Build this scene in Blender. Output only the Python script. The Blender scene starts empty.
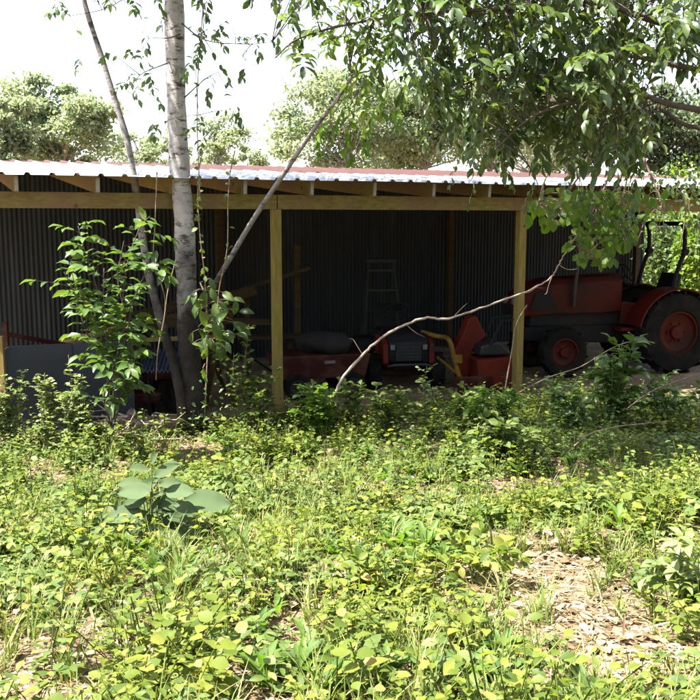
import bpy, bmesh, math, random
import numpy as np
from mathutils import Vector, Matrix, noise as mnoise

random.seed(7)
rng = np.random.default_rng(11)
sc = bpy.context.scene
C = sc.collection
PI = math.pi

# ------------------------------------------------------------------ camera model (measured from the photograph)
F = 900.0
PITCH = math.radians(8.2)
ZC = 2.25
cp, sp = math.cos(PITCH), math.sin(PITCH)


def ray(px, py):
    a = (px - 350.0) / F
    b = (350.0 - py) / F
    return Vector((a, b * sp + cp, b * cp - sp))


def P(px, py, Y):
    """World point seen at photograph pixel (px, py) at distance Y along +y."""
    d = ray(px, py)
    return Vector((0, 0, ZC)) + d * (Y / d.y)


TH = math.atan(0.447)
E = Vector((math.cos(TH), math.sin(TH), 0))
N = Vector((-math.sin(TH), math.cos(TH), 0))
O = Vector((0, 10.4, 0))


def S(t, d, z):
    """Shed coordinates: t along the open front, d depth behind it."""
    p = O + E * t + N * d
    return Vector((p.x, p.y, z))


def sd(x, y):
    return -math.sin(TH) * x + math.cos(TH) * (y - 10.4)


def ss(a, b, x):
    x = min(1, max(0, (x - a) / (b - a)))
    return x * x * (3 - 2 * x)


def g(x, y):
    d = sd(x, y)
    h = 0.65 * (1 - ss(-8.6, -0.7, d))
    bump = 0.03 * math.sin(1.7 * x + 0.6 * y) + 0.025 * math.sin(2.9 * y - 1.1 * x + 1) + 0.015 * math.sin(5.3 * x + 4.1 * y)
    bump += 0.03 * mnoise.noise(Vector((x * 2.3, y * 2.3, 1.7)))
    if abs(x) < 30 and y < 40:
        h += bump * (1 - ss(-1.2, -0.1, d))
    if d > 8:
        h += 0.3 * ss(8, 40, d)
    return h


def G(px, py):
    d = ray(px, py)
    o = Vector((0, 0, ZC))
    s = 1.0
    while s < 60:
        p = o + d * s
        if p.z <= g(p.x, p.y):
            break
        s += 0.02
    p.z = g(p.x, p.y)
    return p


# ------------------------------------------------------------------ mesh helpers
class MB:
    def __init__(self):
        self.v = []
        self.f = []

    def add(self, vs, fs):
        n = len(self.v)
        self.v += [tuple(p) for p in vs]
        self.f += [tuple(i + n for i in f) for f in fs]

    def box(self, c, s, M=None):
        hx, hy, hz = s[0] / 2, s[1] / 2, s[2] / 2
        vs = [Vector((x, y, z)) for x in (-hx, hx) for y in (-hy, hy) for z in (-hz, hz)]
        if M is not None:
            vs = [M @ q for q in vs]
        vs = [q + Vector(c) for q in vs]
        self.add(vs, [(0, 1, 3, 2), (4, 6, 7, 5), (0, 4, 5, 1), (2, 3, 7, 6), (0, 2, 6, 4), (1, 5, 7, 3)])

    def bar(self, a, b, w, h, up=(0, 0, 1)):
        a, b = Vector(a), Vector(b)
        x = (b - a).normalized()
        y = Vector(up).cross(x)
        if y.length < 1e-4:
            y = Vector((0, 1, 0)).cross(x)
        y.normalize()
        z = x.cross(y)
        M = Matrix((x, y, z)).transposed()
        self.box((a + b) / 2, ((b - a).length, w, h), M)

    def tube(self, pts, r, seg=8, cap=True):
        pts = [Vector(p) for p in pts]
        n = len(pts)
        if not hasattr(r, '__len__'):
            r = [r] * n
        t0 = (pts[1] - pts[0]).normalized()
        u = t0.orthogonal().normalized()
        vs, fs = [], []
        for i in range(n):
            t = (pts[min(i + 1, n - 1)] - pts[max(i - 1, 0)]).normalized()
            u = (u - t * u.dot(t)).normalized()
            w = t.cross(u)
            for k in range(seg):
                a = 2 * PI * k / seg
                vs.append(pts[i] + (u * math.cos(a) + w * math.sin(a)) * r[i])
        for i in range(n - 1):
            for k in range(seg):
                k2 = (k + 1) % seg
                fs.append((i * seg + k, i * seg + k2, (i + 1) * seg + k2, (i + 1) * seg + k))
        if cap:
            fs.append(tuple(range(seg - 1, -1, -1)))
            fs.append(tuple((n - 1) * seg + k for k in range(seg)))
        self.add(vs, fs)

    def lathe(self, prof, c, axis='y', seg=28, closed=False):
        """prof: (radius, offset along axis)."""
        vs, fs = [], []
        m = len(prof)
        for k in range(seg):
            a = 2 * PI * k / seg
            ca, sa = math.cos(a), math.sin(a)
            for (r, o) in prof:
                if axis == 'y':
                    q = (r * ca, o, r * sa)
                elif axis == 'x':
                    q = (o, r * ca, r * sa)
                else:
                    q = (r * ca, r * sa, o)
                vs.append(Vector(q) + Vector(c))
        for k in range(seg):
            k2 = (k + 1) % seg
            for j in range(m if closed else m - 1):
                j2 = (j + 1) % m
                fs.append((k * m + j, k * m + j2, k2 * m + j2, k2 * m + j))
        self.add(vs, fs)

    def prism(self, outline, y0, y1, plane='xz'):
        n = len(outline)
        def q(a, b, y):
            return (a, y, b) if plane == 'xz' else ((y, a, b) if plane == 'yz' else (a, b, y))
        vs = [q(a, b, y0) for a, b in outline] + [q(a, b, y1) for a, b in outline]
        fs = [tuple(range(n)), tuple(range(2 * n - 1, n - 1, -1))]
        for i in range(n):
            j = (i + 1) % n
            fs.append((i, n + i, n + j, j))
        self.add(vs, fs)


def link(o, parent=None):
    C.objects.link(o)
    if parent is not None:
        o.parent = parent
    return o


def obj(name, mb, mat, parent=None, bevel=0, smooth=None):
    me = bpy.data.meshes.new(name)
    me.from_pydata(mb.v, [], mb.f)
    me.validate()
    bm = bmesh.new()
    bm.from_mesh(me)
    bmesh.ops.recalc_face_normals(bm, faces=bm.faces)
    if bevel:
        es = [e for e in bm.edges if len(e.link_faces) == 2 and e.calc_face_angle(0) > 0.6]
        bmesh.ops.bevel(bm, geom=es, offset=bevel, segments=2, affect='EDGES', profile=0.6)
    bm.to_mesh(me)
    bm.free()
    if smooth:
        me.polygons.foreach_set('use_smooth', [True] * len(me.polygons))
        me.set_sharp_from_angle(angle=math.radians(smooth))
    me.materials.append(mat)
    return link(bpy.data.objects.new(name, me), parent)


def npobj(name, V, faces, mat, parent=None, smooth=True):
    """Fast mesh from numpy: V (n,3), faces = list of (m,3) / (m,4) index arrays."""
    me = bpy.data.meshes.new(name)
    me.vertices.add(len(V))
    me.vertices.foreach_set('co', np.ascontiguousarray(V, dtype=np.float32).ravel())
    idx = np.concatenate([f.ravel() for f in faces])
    sizes = np.concatenate([np.full(len(f), f.shape[1]) for f in faces])
    starts = np.concatenate([[0], np.cumsum(sizes)[:-1]])
    me.loops.add(len(idx))
    me.loops.foreach_set('vertex_index', idx.astype(np.int32))
    me.polygons.add(len(sizes))
    me.polygons.foreach_set('loop_start', starts.astype(np.int32))
    me.update(calc_edges=True)
    if smooth:
        me.polygons.foreach_set('use_smooth', np.ones(len(sizes), dtype=bool))
    me.materials.append(mat)
    return link(bpy.data.objects.new(name, me), parent)


def tag(o, label=None, cat=None, group=None, kind=None):
    if label: o['label'] = label
    if cat: o['category'] = cat
    if group: o['group'] = group
    if kind: o['kind'] = kind
    return o


def thing(name, label, cat, loc=(0, 0, 0), rz=0, group=None):
    o = bpy.data.objects.new(name, None)
    o.empty_display_size = 0.2
    C.objects.link(o)
    o.location = loc
    o.rotation_euler = (0, 0, rz)
    return tag(o, label, cat, group)


# ------------------------------------------------------------------ materials
def new_mat(name):
    m = bpy.data.materials.new(name)
    m.use_nodes = True
    nt = m.node_tree
    nt.nodes.clear()
    out = nt.nodes.new('ShaderNodeOutputMaterial')
    return m, nt, out


def ramp(nt, stops):
    r = nt.nodes.new('ShaderNodeValToRGB')
    el = r.color_ramp.elements
    while len(el) < len(stops):
        el.new(0.5)
    for e, (p, c) in zip(el, stops):
        e.position = p
        e.color = (*c, 1)
    return r


def noise_tex(nt, scale, detail=6, rough=0.6, stretch=None, coord='Object'):
    tc = nt.nodes.new('ShaderNodeTexCoord')
    n = nt.nodes.new('ShaderNodeTexNoise')
    n.inputs['Scale'].default_value = scale
    n.inputs['Detail'].default_value = detail
    n.inputs['Roughness'].default_value = rough
    if stretch:
        mp = nt.nodes.new('ShaderNodeMapping')
        mp.inputs['Scale'].default_value = stretch
        nt.links.new(tc.outputs[coord], mp.inputs['Vector'])
        nt.links.new(mp.outputs[0], n.inputs['Vector'])
    else:
        nt.links.new(tc.outputs[coord], n.inputs['Vector'])
    return n


def surf(name, stops, scale=8, rough=0.6, metal=0, stretch=None, bump=0.2, spec=0.15, dirt=None, rough_var=0.15):
    m, nt, out = new_mat(name)
    b = nt.nodes.new('ShaderNodeBsdfPrincipled')
    n = noise_tex(nt, scale, stretch=stretch)
    r = ramp(nt, stops)
    nt.links.new(n.outputs['Fac'], r.inputs['Fac'])
    col = r.outputs['Color']
    if dirt:
        n2 = noise_tex(nt, dirt[1], detail=8)
        r2 = ramp(nt, [(0.45, (0, 0, 0)), (0.65, (1, 1, 1))])
        nt.links.new(n2.outputs['Fac'], r2.inputs['Fac'])
        mx = nt.nodes.new('ShaderNodeMixRGB')
        nt.links.new(r2.outputs['Color'], mx.inputs['Fac'])
        nt.links.new(col, mx.inputs['Color1'])
        mx.inputs['Color2'].default_value = (*dirt[0], 1)
        col = mx.outputs['Color']
    nt.links.new(col, b.inputs['Base Color'])
    rr = nt.nodes.new('ShaderNodeMapRange')
    rr.inputs['To Min'].default_value = max(0.05, rough - rough_var)
    rr.inputs['To Max'].default_value = min(1, rough + rough_var)
    nt.links.new(n.outputs['Fac'], rr.inputs['Value'])
    nt.links.new(rr.outputs[0], b.inputs['Roughness'])
    b.inputs['Metallic'].default_value = metal
    b.inputs['Specular IOR Level'].default_value = spec
    if bump:
        bp = nt.nodes.new('ShaderNodeBump')
        bp.inputs['Strength'].default_value = bump
        bp.inputs['Distance'].default_value = 0.02
        nt.links.new(n.outputs['Fac'], bp.inputs['Height'])
        nt.links.new(bp.outputs[0], b.inputs['Normal'])
    nt.links.new(b.outputs[0], out.inputs['Surface'])
    return m


def add_knots(m, scale, dark):
    nt = m.node_tree
    b = [n for n in nt.nodes if n.type == 'BSDF_PRINCIPLED'][0]
    src = b.inputs['Base Color'].links[0].from_socket
    tc = nt.nodes.new('ShaderNodeTexCoord'); v = nt.nodes.new('ShaderNodeTexVoronoi'); v.inputs['Scale'].default_value = scale
    nt.links.new(tc.outputs['Object'], v.inputs['Vector'])
    r = ramp(nt, [(0.045, (1, 1, 1)), (0.11, (0, 0, 0))])
    nt.links.new(v.outputs['Distance'], r.inputs['Fac'])
    mx = nt.nodes.new('ShaderNodeMixRGB'); mx.inputs['Color2'].default_value = (*dark, 1)
    nt.links.new(r.outputs['Color'], mx.inputs['Fac']); nt.links.new(src, mx.inputs['Color1'])
    nt.links.new(mx.outputs['Color'], b.inputs['Base Color'])


def leaf_mat(name, stops, trans=0.42, tint=(1.35, 1.4, 0.5), rough=0.55, spec=0.28):
    m, nt, out = new_mat(name)
    geo = nt.nodes.new('ShaderNodeNewGeometry')
    r = ramp(nt, stops)
    nt.links.new(geo.outputs['Random Per Island'], r.inputs['Fac'])
    n = noise_tex(nt, 1.3, detail=3)
    mx = nt.nodes.new('ShaderNodeMixRGB')
    mx.blend_type = 'MULTIPLY'
    mx.inputs['Fac'].default_value = 0.7
    r2 = ramp(nt, [(0.3, (0.65, 0.75, 0.65)), (0.7, (1.25, 1.15, 1.0))])
    nt.links.new(n.outputs['Fac'], r2.inputs['Fac'])
    nt.links.new(r.outputs['Color'], mx.inputs['Color1'])
    nt.links.new(r2.outputs['Color'], mx.inputs['Color2'])
    b = nt.nodes.new('ShaderNodeBsdfPrincipled')
    b.inputs['Roughness'].default_value = rough
    b.inputs['Specular IOR Level'].default_value = spec
    nt.links.new(mx.outputs['Color'], b.inputs['Base Color'])
    t = nt.nodes.new('ShaderNodeBsdfTranslucent')
    mt = nt.nodes.new('ShaderNodeMixRGB')
    mt.blend_type = 'MULTIPLY'
    mt.inputs['Fac'].default_value = 1
    mt.inputs['Color2'].default_value = (*tint, 1)
    nt.links.new(mx.outputs['Color'], mt.inputs['Color1'])
    nt.links.new(mt.outputs['Color'], t.inputs['Color'])
    ms = nt.nodes.new('ShaderNodeMixShader')
    ms.inputs['Fac'].default_value = trans
    nt.links.new(b.outputs[0], ms.inputs[1])
    nt.links.new(t.outputs[0], ms.inputs[2])
    nt.links.new(ms.outputs[0], out.inputs['Surface'])
    return m


M = {}
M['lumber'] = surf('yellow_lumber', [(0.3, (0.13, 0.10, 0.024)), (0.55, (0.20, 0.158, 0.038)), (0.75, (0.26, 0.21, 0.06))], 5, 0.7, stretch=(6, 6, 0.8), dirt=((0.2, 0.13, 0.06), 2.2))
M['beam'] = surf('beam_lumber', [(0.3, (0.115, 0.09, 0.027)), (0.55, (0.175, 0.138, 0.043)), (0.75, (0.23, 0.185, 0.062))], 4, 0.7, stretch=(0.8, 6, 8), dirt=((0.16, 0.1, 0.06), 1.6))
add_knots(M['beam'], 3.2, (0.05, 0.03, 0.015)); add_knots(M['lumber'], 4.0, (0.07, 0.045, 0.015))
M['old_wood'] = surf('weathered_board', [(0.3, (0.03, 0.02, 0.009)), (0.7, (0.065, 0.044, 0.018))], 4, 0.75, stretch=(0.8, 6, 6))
M['end_grain'] = surf('painted_rafter_end', [(0.3, (0.2, 0.195, 0.16)), (0.7, (0.28, 0.27, 0.23))], 20, 0.6)
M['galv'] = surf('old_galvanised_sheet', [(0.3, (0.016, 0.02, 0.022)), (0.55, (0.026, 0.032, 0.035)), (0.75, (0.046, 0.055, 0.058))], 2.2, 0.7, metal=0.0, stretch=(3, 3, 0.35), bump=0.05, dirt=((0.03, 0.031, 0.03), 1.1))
M['roof'] = surf('bright_roof_sheet', [(0.3, (0.24, 0.25, 0.28)), (0.7, (0.36, 0.37, 0.40))], 3, 0.5, metal=0.2, bump=0.05)
M['roof_red'] = surf('faded_red_roof_sheet', [(0.3, (0.045, 0.02, 0.018)), (0.7, (0.066, 0.03, 0.027))], 3, 0.7, bump=0.05)
M['bark'] = None
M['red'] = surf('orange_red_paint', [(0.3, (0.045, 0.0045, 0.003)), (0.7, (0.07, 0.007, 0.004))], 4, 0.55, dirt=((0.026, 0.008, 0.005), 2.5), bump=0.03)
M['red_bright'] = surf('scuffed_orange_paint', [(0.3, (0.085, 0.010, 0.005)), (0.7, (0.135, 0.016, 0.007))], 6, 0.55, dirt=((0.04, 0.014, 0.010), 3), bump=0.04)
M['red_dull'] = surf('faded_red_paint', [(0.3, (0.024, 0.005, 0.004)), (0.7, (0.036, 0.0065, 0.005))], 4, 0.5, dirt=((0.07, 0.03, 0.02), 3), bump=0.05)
M['tyre'] = surf('tyre_rubber', [(0.3, (0.006, 0.006, 0.006)), (0.7, (0.012, 0.0115, 0.011))], 9, 0.9, spec=0.08, dirt=((0.018, 0.015, 0.012), 5))
M['black'] = surf('black_plastic', [(0.3, (0.007, 0.007, 0.0075)), (0.7, (0.014, 0.014, 0.015))], 10, 0.6, bump=0.05)
M['steel'] = surf('grey_steel', [(0.3, (0.03, 0.03, 0.031)), (0.7, (0.055, 0.055, 0.055))], 12, 0.45, metal=0.6, bump=0.05)
M['rim'] = surf('dusty_dark_rim', [(0.3, (0.02, 0.019, 0.018)), (0.7, (0.035, 0.033, 0.03))], 12, 0.6, bump=0.05)
M['grille'] = surf('dark_grey_grille', [(0.3, (0.018, 0.019, 0.021)), (0.7, (0.03, 0.031, 0.033))], 14, 0.5, bump=0.1)
M['lens'] = surf('clear_lens', [(0.3, (0.10, 0.10, 0.105)), (0.7, (0.15, 0.15, 0.15))], 10, 0.12, bump=0)
M['yellow'] = surf('yellow_paint', [(0.3, (0.13, 0.075, 0.008)), (0.7, (0.18, 0.105, 0.014))], 6, 0.45, dirt=((0.07, 0.036, 0.01), 4), bump=0.05)
M['panel'] = surf('slate_panel', [(0.3, (0.026, 0.030, 0.039)), (0.7, (0.04, 0.045, 0.057))], 3, 0.5, bump=0.04, dirt=((0.03, 0.03, 0.033), 1.7))
M['added_lining'] = surf('bounce_cutting_lining', [(0.3, (0.02, 0.018, 0.016)), (0.7, (0.04, 0.036, 0.03))], 3, 0.9, bump=0.05)  # dark colour of the added under-roof sheet, keeps bounced light down
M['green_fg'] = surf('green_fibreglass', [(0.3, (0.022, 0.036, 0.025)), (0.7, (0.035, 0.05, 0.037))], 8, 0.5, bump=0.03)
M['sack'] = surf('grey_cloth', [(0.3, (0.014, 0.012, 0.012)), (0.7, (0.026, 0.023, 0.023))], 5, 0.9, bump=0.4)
M['blue_black'] = surf('blue_black_cover', [(0.3, (0.03, 0.04, 0.065)), (0.7, (0.06, 0.075, 0.11))], 6, 0.35, bump=0.05)
M['cane'] = surf('pale_cane_bark', [(0.3, (0.30, 0.23, 0.19)), (0.7, (0.48, 0.39, 0.34))], 18, 0.8, bump=0.3, dirt=((0.2, 0.16, 0.12), 9))
M['vine'] = surf('brown_vine_bark', [(0.3, (0.11, 0.08, 0.055)), (0.7, (0.25, 0.19, 0.13))], 22, 0.85, bump=0.3)
M['twig'] = surf('dark_twig_bark', [(0.3, (0.04, 0.032, 0.028)), (0.7, (0.085, 0.072, 0.06))], 20, 0.85, bump=0.3)
M['stem'] = surf('green_stem', [(0.3, (0.07, 0.11, 0.03)), (0.7, (0.14, 0.17, 0.06))], 20, 0.6, bump=0)
M['dead_stick'] = surf('bleached_dead_wood', [(0.3, (0.14, 0.11, 0.085)), (0.7, (0.34, 0.28, 0.225))], 20, 0.9, bump=0.3)
M['rubble'] = surf('bark_rubble', [(0.3, (0.05, 0.037, 0.03)), (0.7, (0.17, 0.135, 0.115))], 9, 0.9, bump=0.6)


def bark_mat(name, pale, dark, base, zbase):
    m, nt, out = new_mat(name)
    b = nt.nodes.new('ShaderNodeBsdfPrincipled')
    b.inputs['Roughness'].default_value = 0.85
    b.inputs['Specular IOR Level'].default_value = 0.2
    n1 = noise_tex(nt, 3.2, detail=10, rough=.75, stretch=(1.4, 1.4, 1.2))
    n2 = noise_tex(nt, 5.5, detail=8, rough=0.75, stretch=(1.1, 1.1, 2.8))
    n3 = noise_tex(nt, 2.2, detail=5)
    r1 = ramp(nt, [(0.35, tuple(0.6 * c for c in pale)), (0.62, pale)])
    nt.links.new(n1.outputs['Fac'], r1.inputs['Fac'])
    r2 = ramp(nt, [(0.51, (0, 0, 0)), (0.60, (1, 1, 1))])
    nt.links.new(n2.outputs['Fac'], r2.inputs['Fac'])
    mx = nt.nodes.new('ShaderNodeMixRGB')
    nt.links.new(r2.outputs['Color'], mx.inputs['Fac'])
    nt.links.new(r1.outputs['Color'], mx.inputs['Color1'])
    mx.inputs['Color2'].default_value = (*dark, 1)
    # rough brown corky bark at the foot of the stem, with an uneven upper limit
    tc = nt.nodes.new('ShaderNodeTexCoord')
    sx = nt.nodes.new('ShaderNodeSeparateXYZ')
    nt.links.new(tc.outputs['Object'], sx.inputs[0])
    ad = nt.nodes.new('ShaderNodeMath'); ad.operation = 'MULTIPLY_ADD'
    nt.links.new(n3.outputs['Fac'], ad.inputs[0])
    ad.inputs[1].default_value = -1.6
    nt.links.new(sx.outputs['Z'], ad.inputs[2])
    mr = nt.nodes.new('ShaderNodeMapRange')
    mr.inputs['From Min'].default_value = zbase - 1.0
    mr.inputs['From Max'].default_value = zbase - 0.4
    mr.inputs['To Min'].default_value = 0.97
    mr.inputs['To Max'].default_value = 0.0
    nt.links.new(ad.outputs[0], mr.inputs['Value'])
    m2 = nt.nodes.new('ShaderNodeMixRGB')
    nt.links.new(mr.outputs[0], m2.inputs['Fac'])
    nt.links.new(mx.outputs['Color'], m2.inputs['Color1'])
    rb = ramp(nt, [(0.35, tuple(.55 * c for c in base)), (0.65, tuple(2.4 * c for c in base))])
    nt.links.new(n1.outputs['Fac'], rb.inputs['Fac']); nt.links.new(rb.outputs['Color'], m2.inputs['Color2'])
    nt.links.new(m2.outputs['Color'], b.inputs['Base Color'])
    bp = nt.nodes.new('ShaderNodeBump')
    bp.inputs['Strength'].default_value = 0.8
    bp.inputs['Distance'].default_value = 0.03
    nt.links.new(n2.outputs['Fac'], bp.inputs['Height'])
    bp.invert = True
    nt.links.new(bp.outputs[0], b.inputs['Normal'])
    nt.links.new(b.outputs[0], out.inputs['Surface'])
    return m


M['bark'] = bark_mat('pale_speckled_bark', (0.42, 0.40, 0.385), (0.06, 0.05, 0.045), (0.012, 0.0095, 0.0075), 1.6)
M['bark2'] = bark_mat('grey_young_bark', (0.27, 0.25, 0.24), (0.06, 0.05, 0.045), (0.018, 0.014, 0.012), 1.5)
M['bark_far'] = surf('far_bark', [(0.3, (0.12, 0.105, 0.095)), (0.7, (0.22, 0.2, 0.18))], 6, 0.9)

M['leaf_cover'] = leaf_mat('ground_cover_leaf', [(0, (0.055, 0.092, 0.016)), (0.3, (0.10, 0.14, 0.022)), (0.7, (0.15, 0.185, 0.03)), (0.97, (0.19, 0.21, 0.045)), (1, (0.28, 0.2, 0.07))], trans=.52)
M['leaf_weed'] = leaf_mat('weed_leaf', [(0, (0.05, 0.085, 0.022)), (0.5, (0.09, 0.135, 0.035)), (0.9, (0.14, 0.175, 0.055)), (1, (0.2, 0.2, 0.07))])
M['leaf_fresh'] = leaf_mat('fresh_herb_leaf', [(0, (0.05, 0.10, 0.018)), (0.6, (0.085, 0.15, 0.026)), (1, (0.12, 0.19, 0.04))], trans=.5, tint=(1.2, 1.4, .45))
M['leaf_pale'] = leaf_mat('pale_weed_leaf', [(0, (0.09, 0.125, 0.05)), (0.5, (0.15, 0.19, 0.085)), (1, (0.22, 0.25, 0.13))])
M['leaf_canopy'] = leaf_mat('canopy_leaf', [(0, (0.04, 0.068, 0.026)), (0.5, (0.065, 0.105, 0.038)), (0.85, (0.095, 0.14, 0.05)), (1, (0.15, 0.19, 0.08))], trans=0.45, rough=0.36, spec=0.5, tint=(1.3, 1.35, .55))
M['leaf_vine'] = leaf_mat('hanging_vine_leaf', [(0, (0.05, 0.10, 0.018)), (0.6, (0.08, 0.145, 0.024)), (1, (0.12, 0.18, 0.03))], trans=0.5)
M['leaf_shrub'] = leaf_mat('sapling_leaf', [(0, (0.045, 0.085, 0.025)), (0.6, (0.075, 0.125, 0.035)), (1, (0.11, 0.16, 0.045))], trans=0.38, rough=0.33)
M['leaf_big'] = leaf_mat('big_grey_green_leaf', [(0, (0.042, 0.068, 0.03)), (0.6, (0.058, 0.088, 0.042)), (1, (0.08, 0.115, 0.058))], trans=0.25, rough=0.7, spec=.12, tint=(1.2, 1.3, .6))
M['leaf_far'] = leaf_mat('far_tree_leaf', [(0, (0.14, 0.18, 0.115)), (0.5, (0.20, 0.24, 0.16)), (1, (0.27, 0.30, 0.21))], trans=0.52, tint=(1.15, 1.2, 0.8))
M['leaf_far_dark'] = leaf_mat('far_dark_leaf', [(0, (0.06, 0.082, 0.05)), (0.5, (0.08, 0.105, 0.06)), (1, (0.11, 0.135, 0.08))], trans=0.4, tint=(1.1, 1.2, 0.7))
M['leaf_bush'] = leaf_mat('bright_bush_leaf', [(0, (0.07, 0.12, 0.02)), (0.5, (0.10, 0.155, 0.028)), (1, (0.14, 0.19, 0.04))], trans=0.5)
M['grass'] = leaf_mat('grass_blade', [(0, (0.07, 0.11, 0.025)), (0.6, (0.11, 0.15, 0.035)), (0.85, (0.16, 0.17, 0.05)), (1, (0.32, 0.25, 0.12))], trans=0.3)
M['litter_dark'] = leaf_mat('brown_leaf_heap', [(0, (0.05, 0.033, 0.022)), (0.5, (0.10, 0.07, 0.045)), (1, (0.19, 0.14, 0.095))], trans=.1, tint=(1.1, .9, .6), rough=.85, spec=.1)
M['litter'] = leaf_mat('dry_leaf_litter', [(0, (0.07, 0.045, 0.028)), (0.3, (0.16, 0.105, 0.06)), (0.65, (0.28, 0.20, 0.125)), (0.9, (0.38, 0.30, 0.2)), (1, (0.5, 0.43, 0.32))], trans=0.15, tint=(1.1, 0.9, 0.6), rough=0.8, spec=0.15)


def ground_mat():
    m, nt, out = new_mat('forest_soil')
    b = nt.nodes.new('ShaderNodeBsdfPrincipled')
    b.inputs['Roughness'].default_value = 0.95
    b.inputs['Specular IOR Level'].default_value = 0.1
    n1 = noise_tex(nt, 1.1, detail=10, rough=0.7)
    n2 = noise_tex(nt, 24, detail=10, rough=0.75)
    r1 = ramp(nt, [(0.35, (0.13, 0.092, 0.062)), (0.5, (0.22, 0.165, 0.11)), (0.68, (0.34, 0.27, 0.18))])
    r2 = ramp(nt, [(0.3, (0.35, 0.33, 0.3)), (0.5, (0.85, 0.82, 0.78)), (0.7, (1.4, 1.3, 1.2))])
    nt.links.new(n1.outputs['Fac'], r1.inputs['Fac'])
    nt.links.new(n2.outputs['Fac'], r2.inputs['Fac'])
    mx = nt.nodes.new('ShaderNodeMixRGB'); mx.blend_type = 'MULTIPLY'; mx.inputs['Fac'].default_value = 1
    nt.links.new(r1.outputs['Color'], mx.inputs['Color1'])
    nt.links.new(r2.outputs['Color'], mx.inputs['Color2'])
    nt.links.new(mx.outputs['Color'], b.inputs['Base Color'])
    bp = nt.nodes.new('ShaderNodeBump'); bp.inputs['Strength'].default_value = 0.9; bp.inputs['Distance'].default_value = 0.03
    nt.links.new(n2.outputs['Fac'], bp.inputs['Height'])
    nt.links.new(bp.outputs[0], b.inputs['Normal'])
    nt.links.new(b.outputs[0], out.inputs['Surface'])
    return m


M['soil'] = ground_mat()

# ------------------------------------------------------------------ ground sheet
xs = np.concatenate([[-400, -200, -100, -50, -30, -20, -14], np.arange(-10, 12.01, 0.16), [15, 20, 30, 50, 100, 200, 400]])
ys = np.concatenate([[-200, -60, -20, -8, -4, -2], np.arange(-1, 18.01, 0.16), [20, 24, 30, 40, 60, 100, 200, 500]])
nx, ny = len(xs), len(ys)
V = np.array([(x, y, g(x, y)) for y in ys for x in xs])
ii = np.arange(nx - 1)[None, :] + (np.arange(ny - 1) * nx)[:, None]
FQ = np.stack([ii, ii + 1, ii + 1 + nx, ii + nx], -1).reshape(-1, 4)
gr = npobj('ground', V, [FQ], M['soil'])
tag(gr, 'brown soil slope with dry litter falling gently to the shed', 'ground', kind='structure')

# ------------------------------------------------------------------ leaves (numpy)
def leaf_template(w=0.5, fold=0.10, droop=0.14, wide=0.42):
    v = np.array([(0, 0, 0), (.3, 0, -.0), (.66, 0, -.02), (1, 0, -droop),
                  (wide * .55, .36 * w, fold * .8), (.58, .46 * w, fold), (wide * .55, -.36 * w, fold * .8), (.58, -.46 * w, fold),
                  (.83, .25 * w, fold * .4 - droop * .4), (.83, -.25 * w, fold * .4 - droop * .4)], float)
    t = np.array([(0, 1, 4), (0, 6, 1), (2, 3, 8), (2, 9, 3), (2, 8, 5), (2, 7, 9)])
    q = np.array([(1, 2, 5, 4), (1, 6, 7, 2)])
    return v, [t, q]


def lobed_template():
    pts = [(0, 0), (-.05, .22), (.10, .48), (.26, .30), (.5, .52), (.58, .24), (1.0, 0.03), (.58, -.24), (.5, -.52), (.26, -.30), (.10, -.48), (-.05, -.22)]
    v = [(.3, 0, .0)] + [(x, y, .10 * abs(y) * 2 - .12 * x * x) for x, y in pts]
    n = len(pts)
    t = np.array([(0, 1 + i, 1 + (i + 1) % n) for i in range(n)])
    return np.array(v, float), [t]


LEAF = {'ovate': leaf_template(0.72, 0.08, 0.14), 'long': leaf_template(0.5, 0.09, 0.18), 'lance': leaf_template(0.3, 0.06, 0.2),
        'round': leaf_template(0.95, 0.07, 0.1), 'lobed': lobed_template(), 'petal': leaf_template(0.8, 0.04, 0.05)}


class Leaves:
    def __init__(self):
        self.p, self.d, self.n, self.s = [], [], [], []

    def add(self, p, d, n, s):
        self.p.append(tuple(p)); self.d.append(tuple(d)); self.n.append(tuple(n)); self.s.append(s)

    def mesh(self, kind):
        return leaf_arrays(np.array(self.p), np.array(self.d), np.array(self.n), np.array(self.s), kind)


def leaf_arrays(p, d, n, s, kind):
    tv, tf = LEAF[kind]
    d = d / np.linalg.norm(d, axis=1, keepdims=True)
    y = np.cross(n, d)
    y /= np.maximum(np.linalg.norm(y, axis=1, keepdims=True), 1e-6)
    z = np.cross(d, y)
    V = (p[:, None, :] + s[:, None, None] * (tv[None, :, 0:1] * d[:, None, :] + tv[None, :, 1:2] * y[:, None, :] + tv[None, :, 2:3] * z[:, None, :]))
    k = len(tv)
    off = (np.arange(len(p)) * k)[:, None, None]
    return V.reshape(-1, 3), [(f[None] + off).reshape(-1, f.shape[1]) for f in tf]


def merge(parts):
    """Merge (V, [faces]) pieces into one."""
    Vs, by, n = [], {}, 0
    for V, fs in parts:
        Vs.append(V)
        for f in fs:
            by.setdefault(f.shape[1], []).append(f + n)
        n += len(V)
    return np.concatenate(Vs), [np.concatenate(by[k]) for k in sorted(by)]


def mb_arrays(mb):
    V = np.array(mb.v)
    by = {}
    for f in mb.f:
        by.setdefault(len(f), []).append(f)
    return V, [np.array(by[k]) for k in sorted(by)]


def rv(a=1.0):
    return Vector((random.uniform(-a, a), random.uniform(-a, a), random.uniform(-a, a)))


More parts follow.
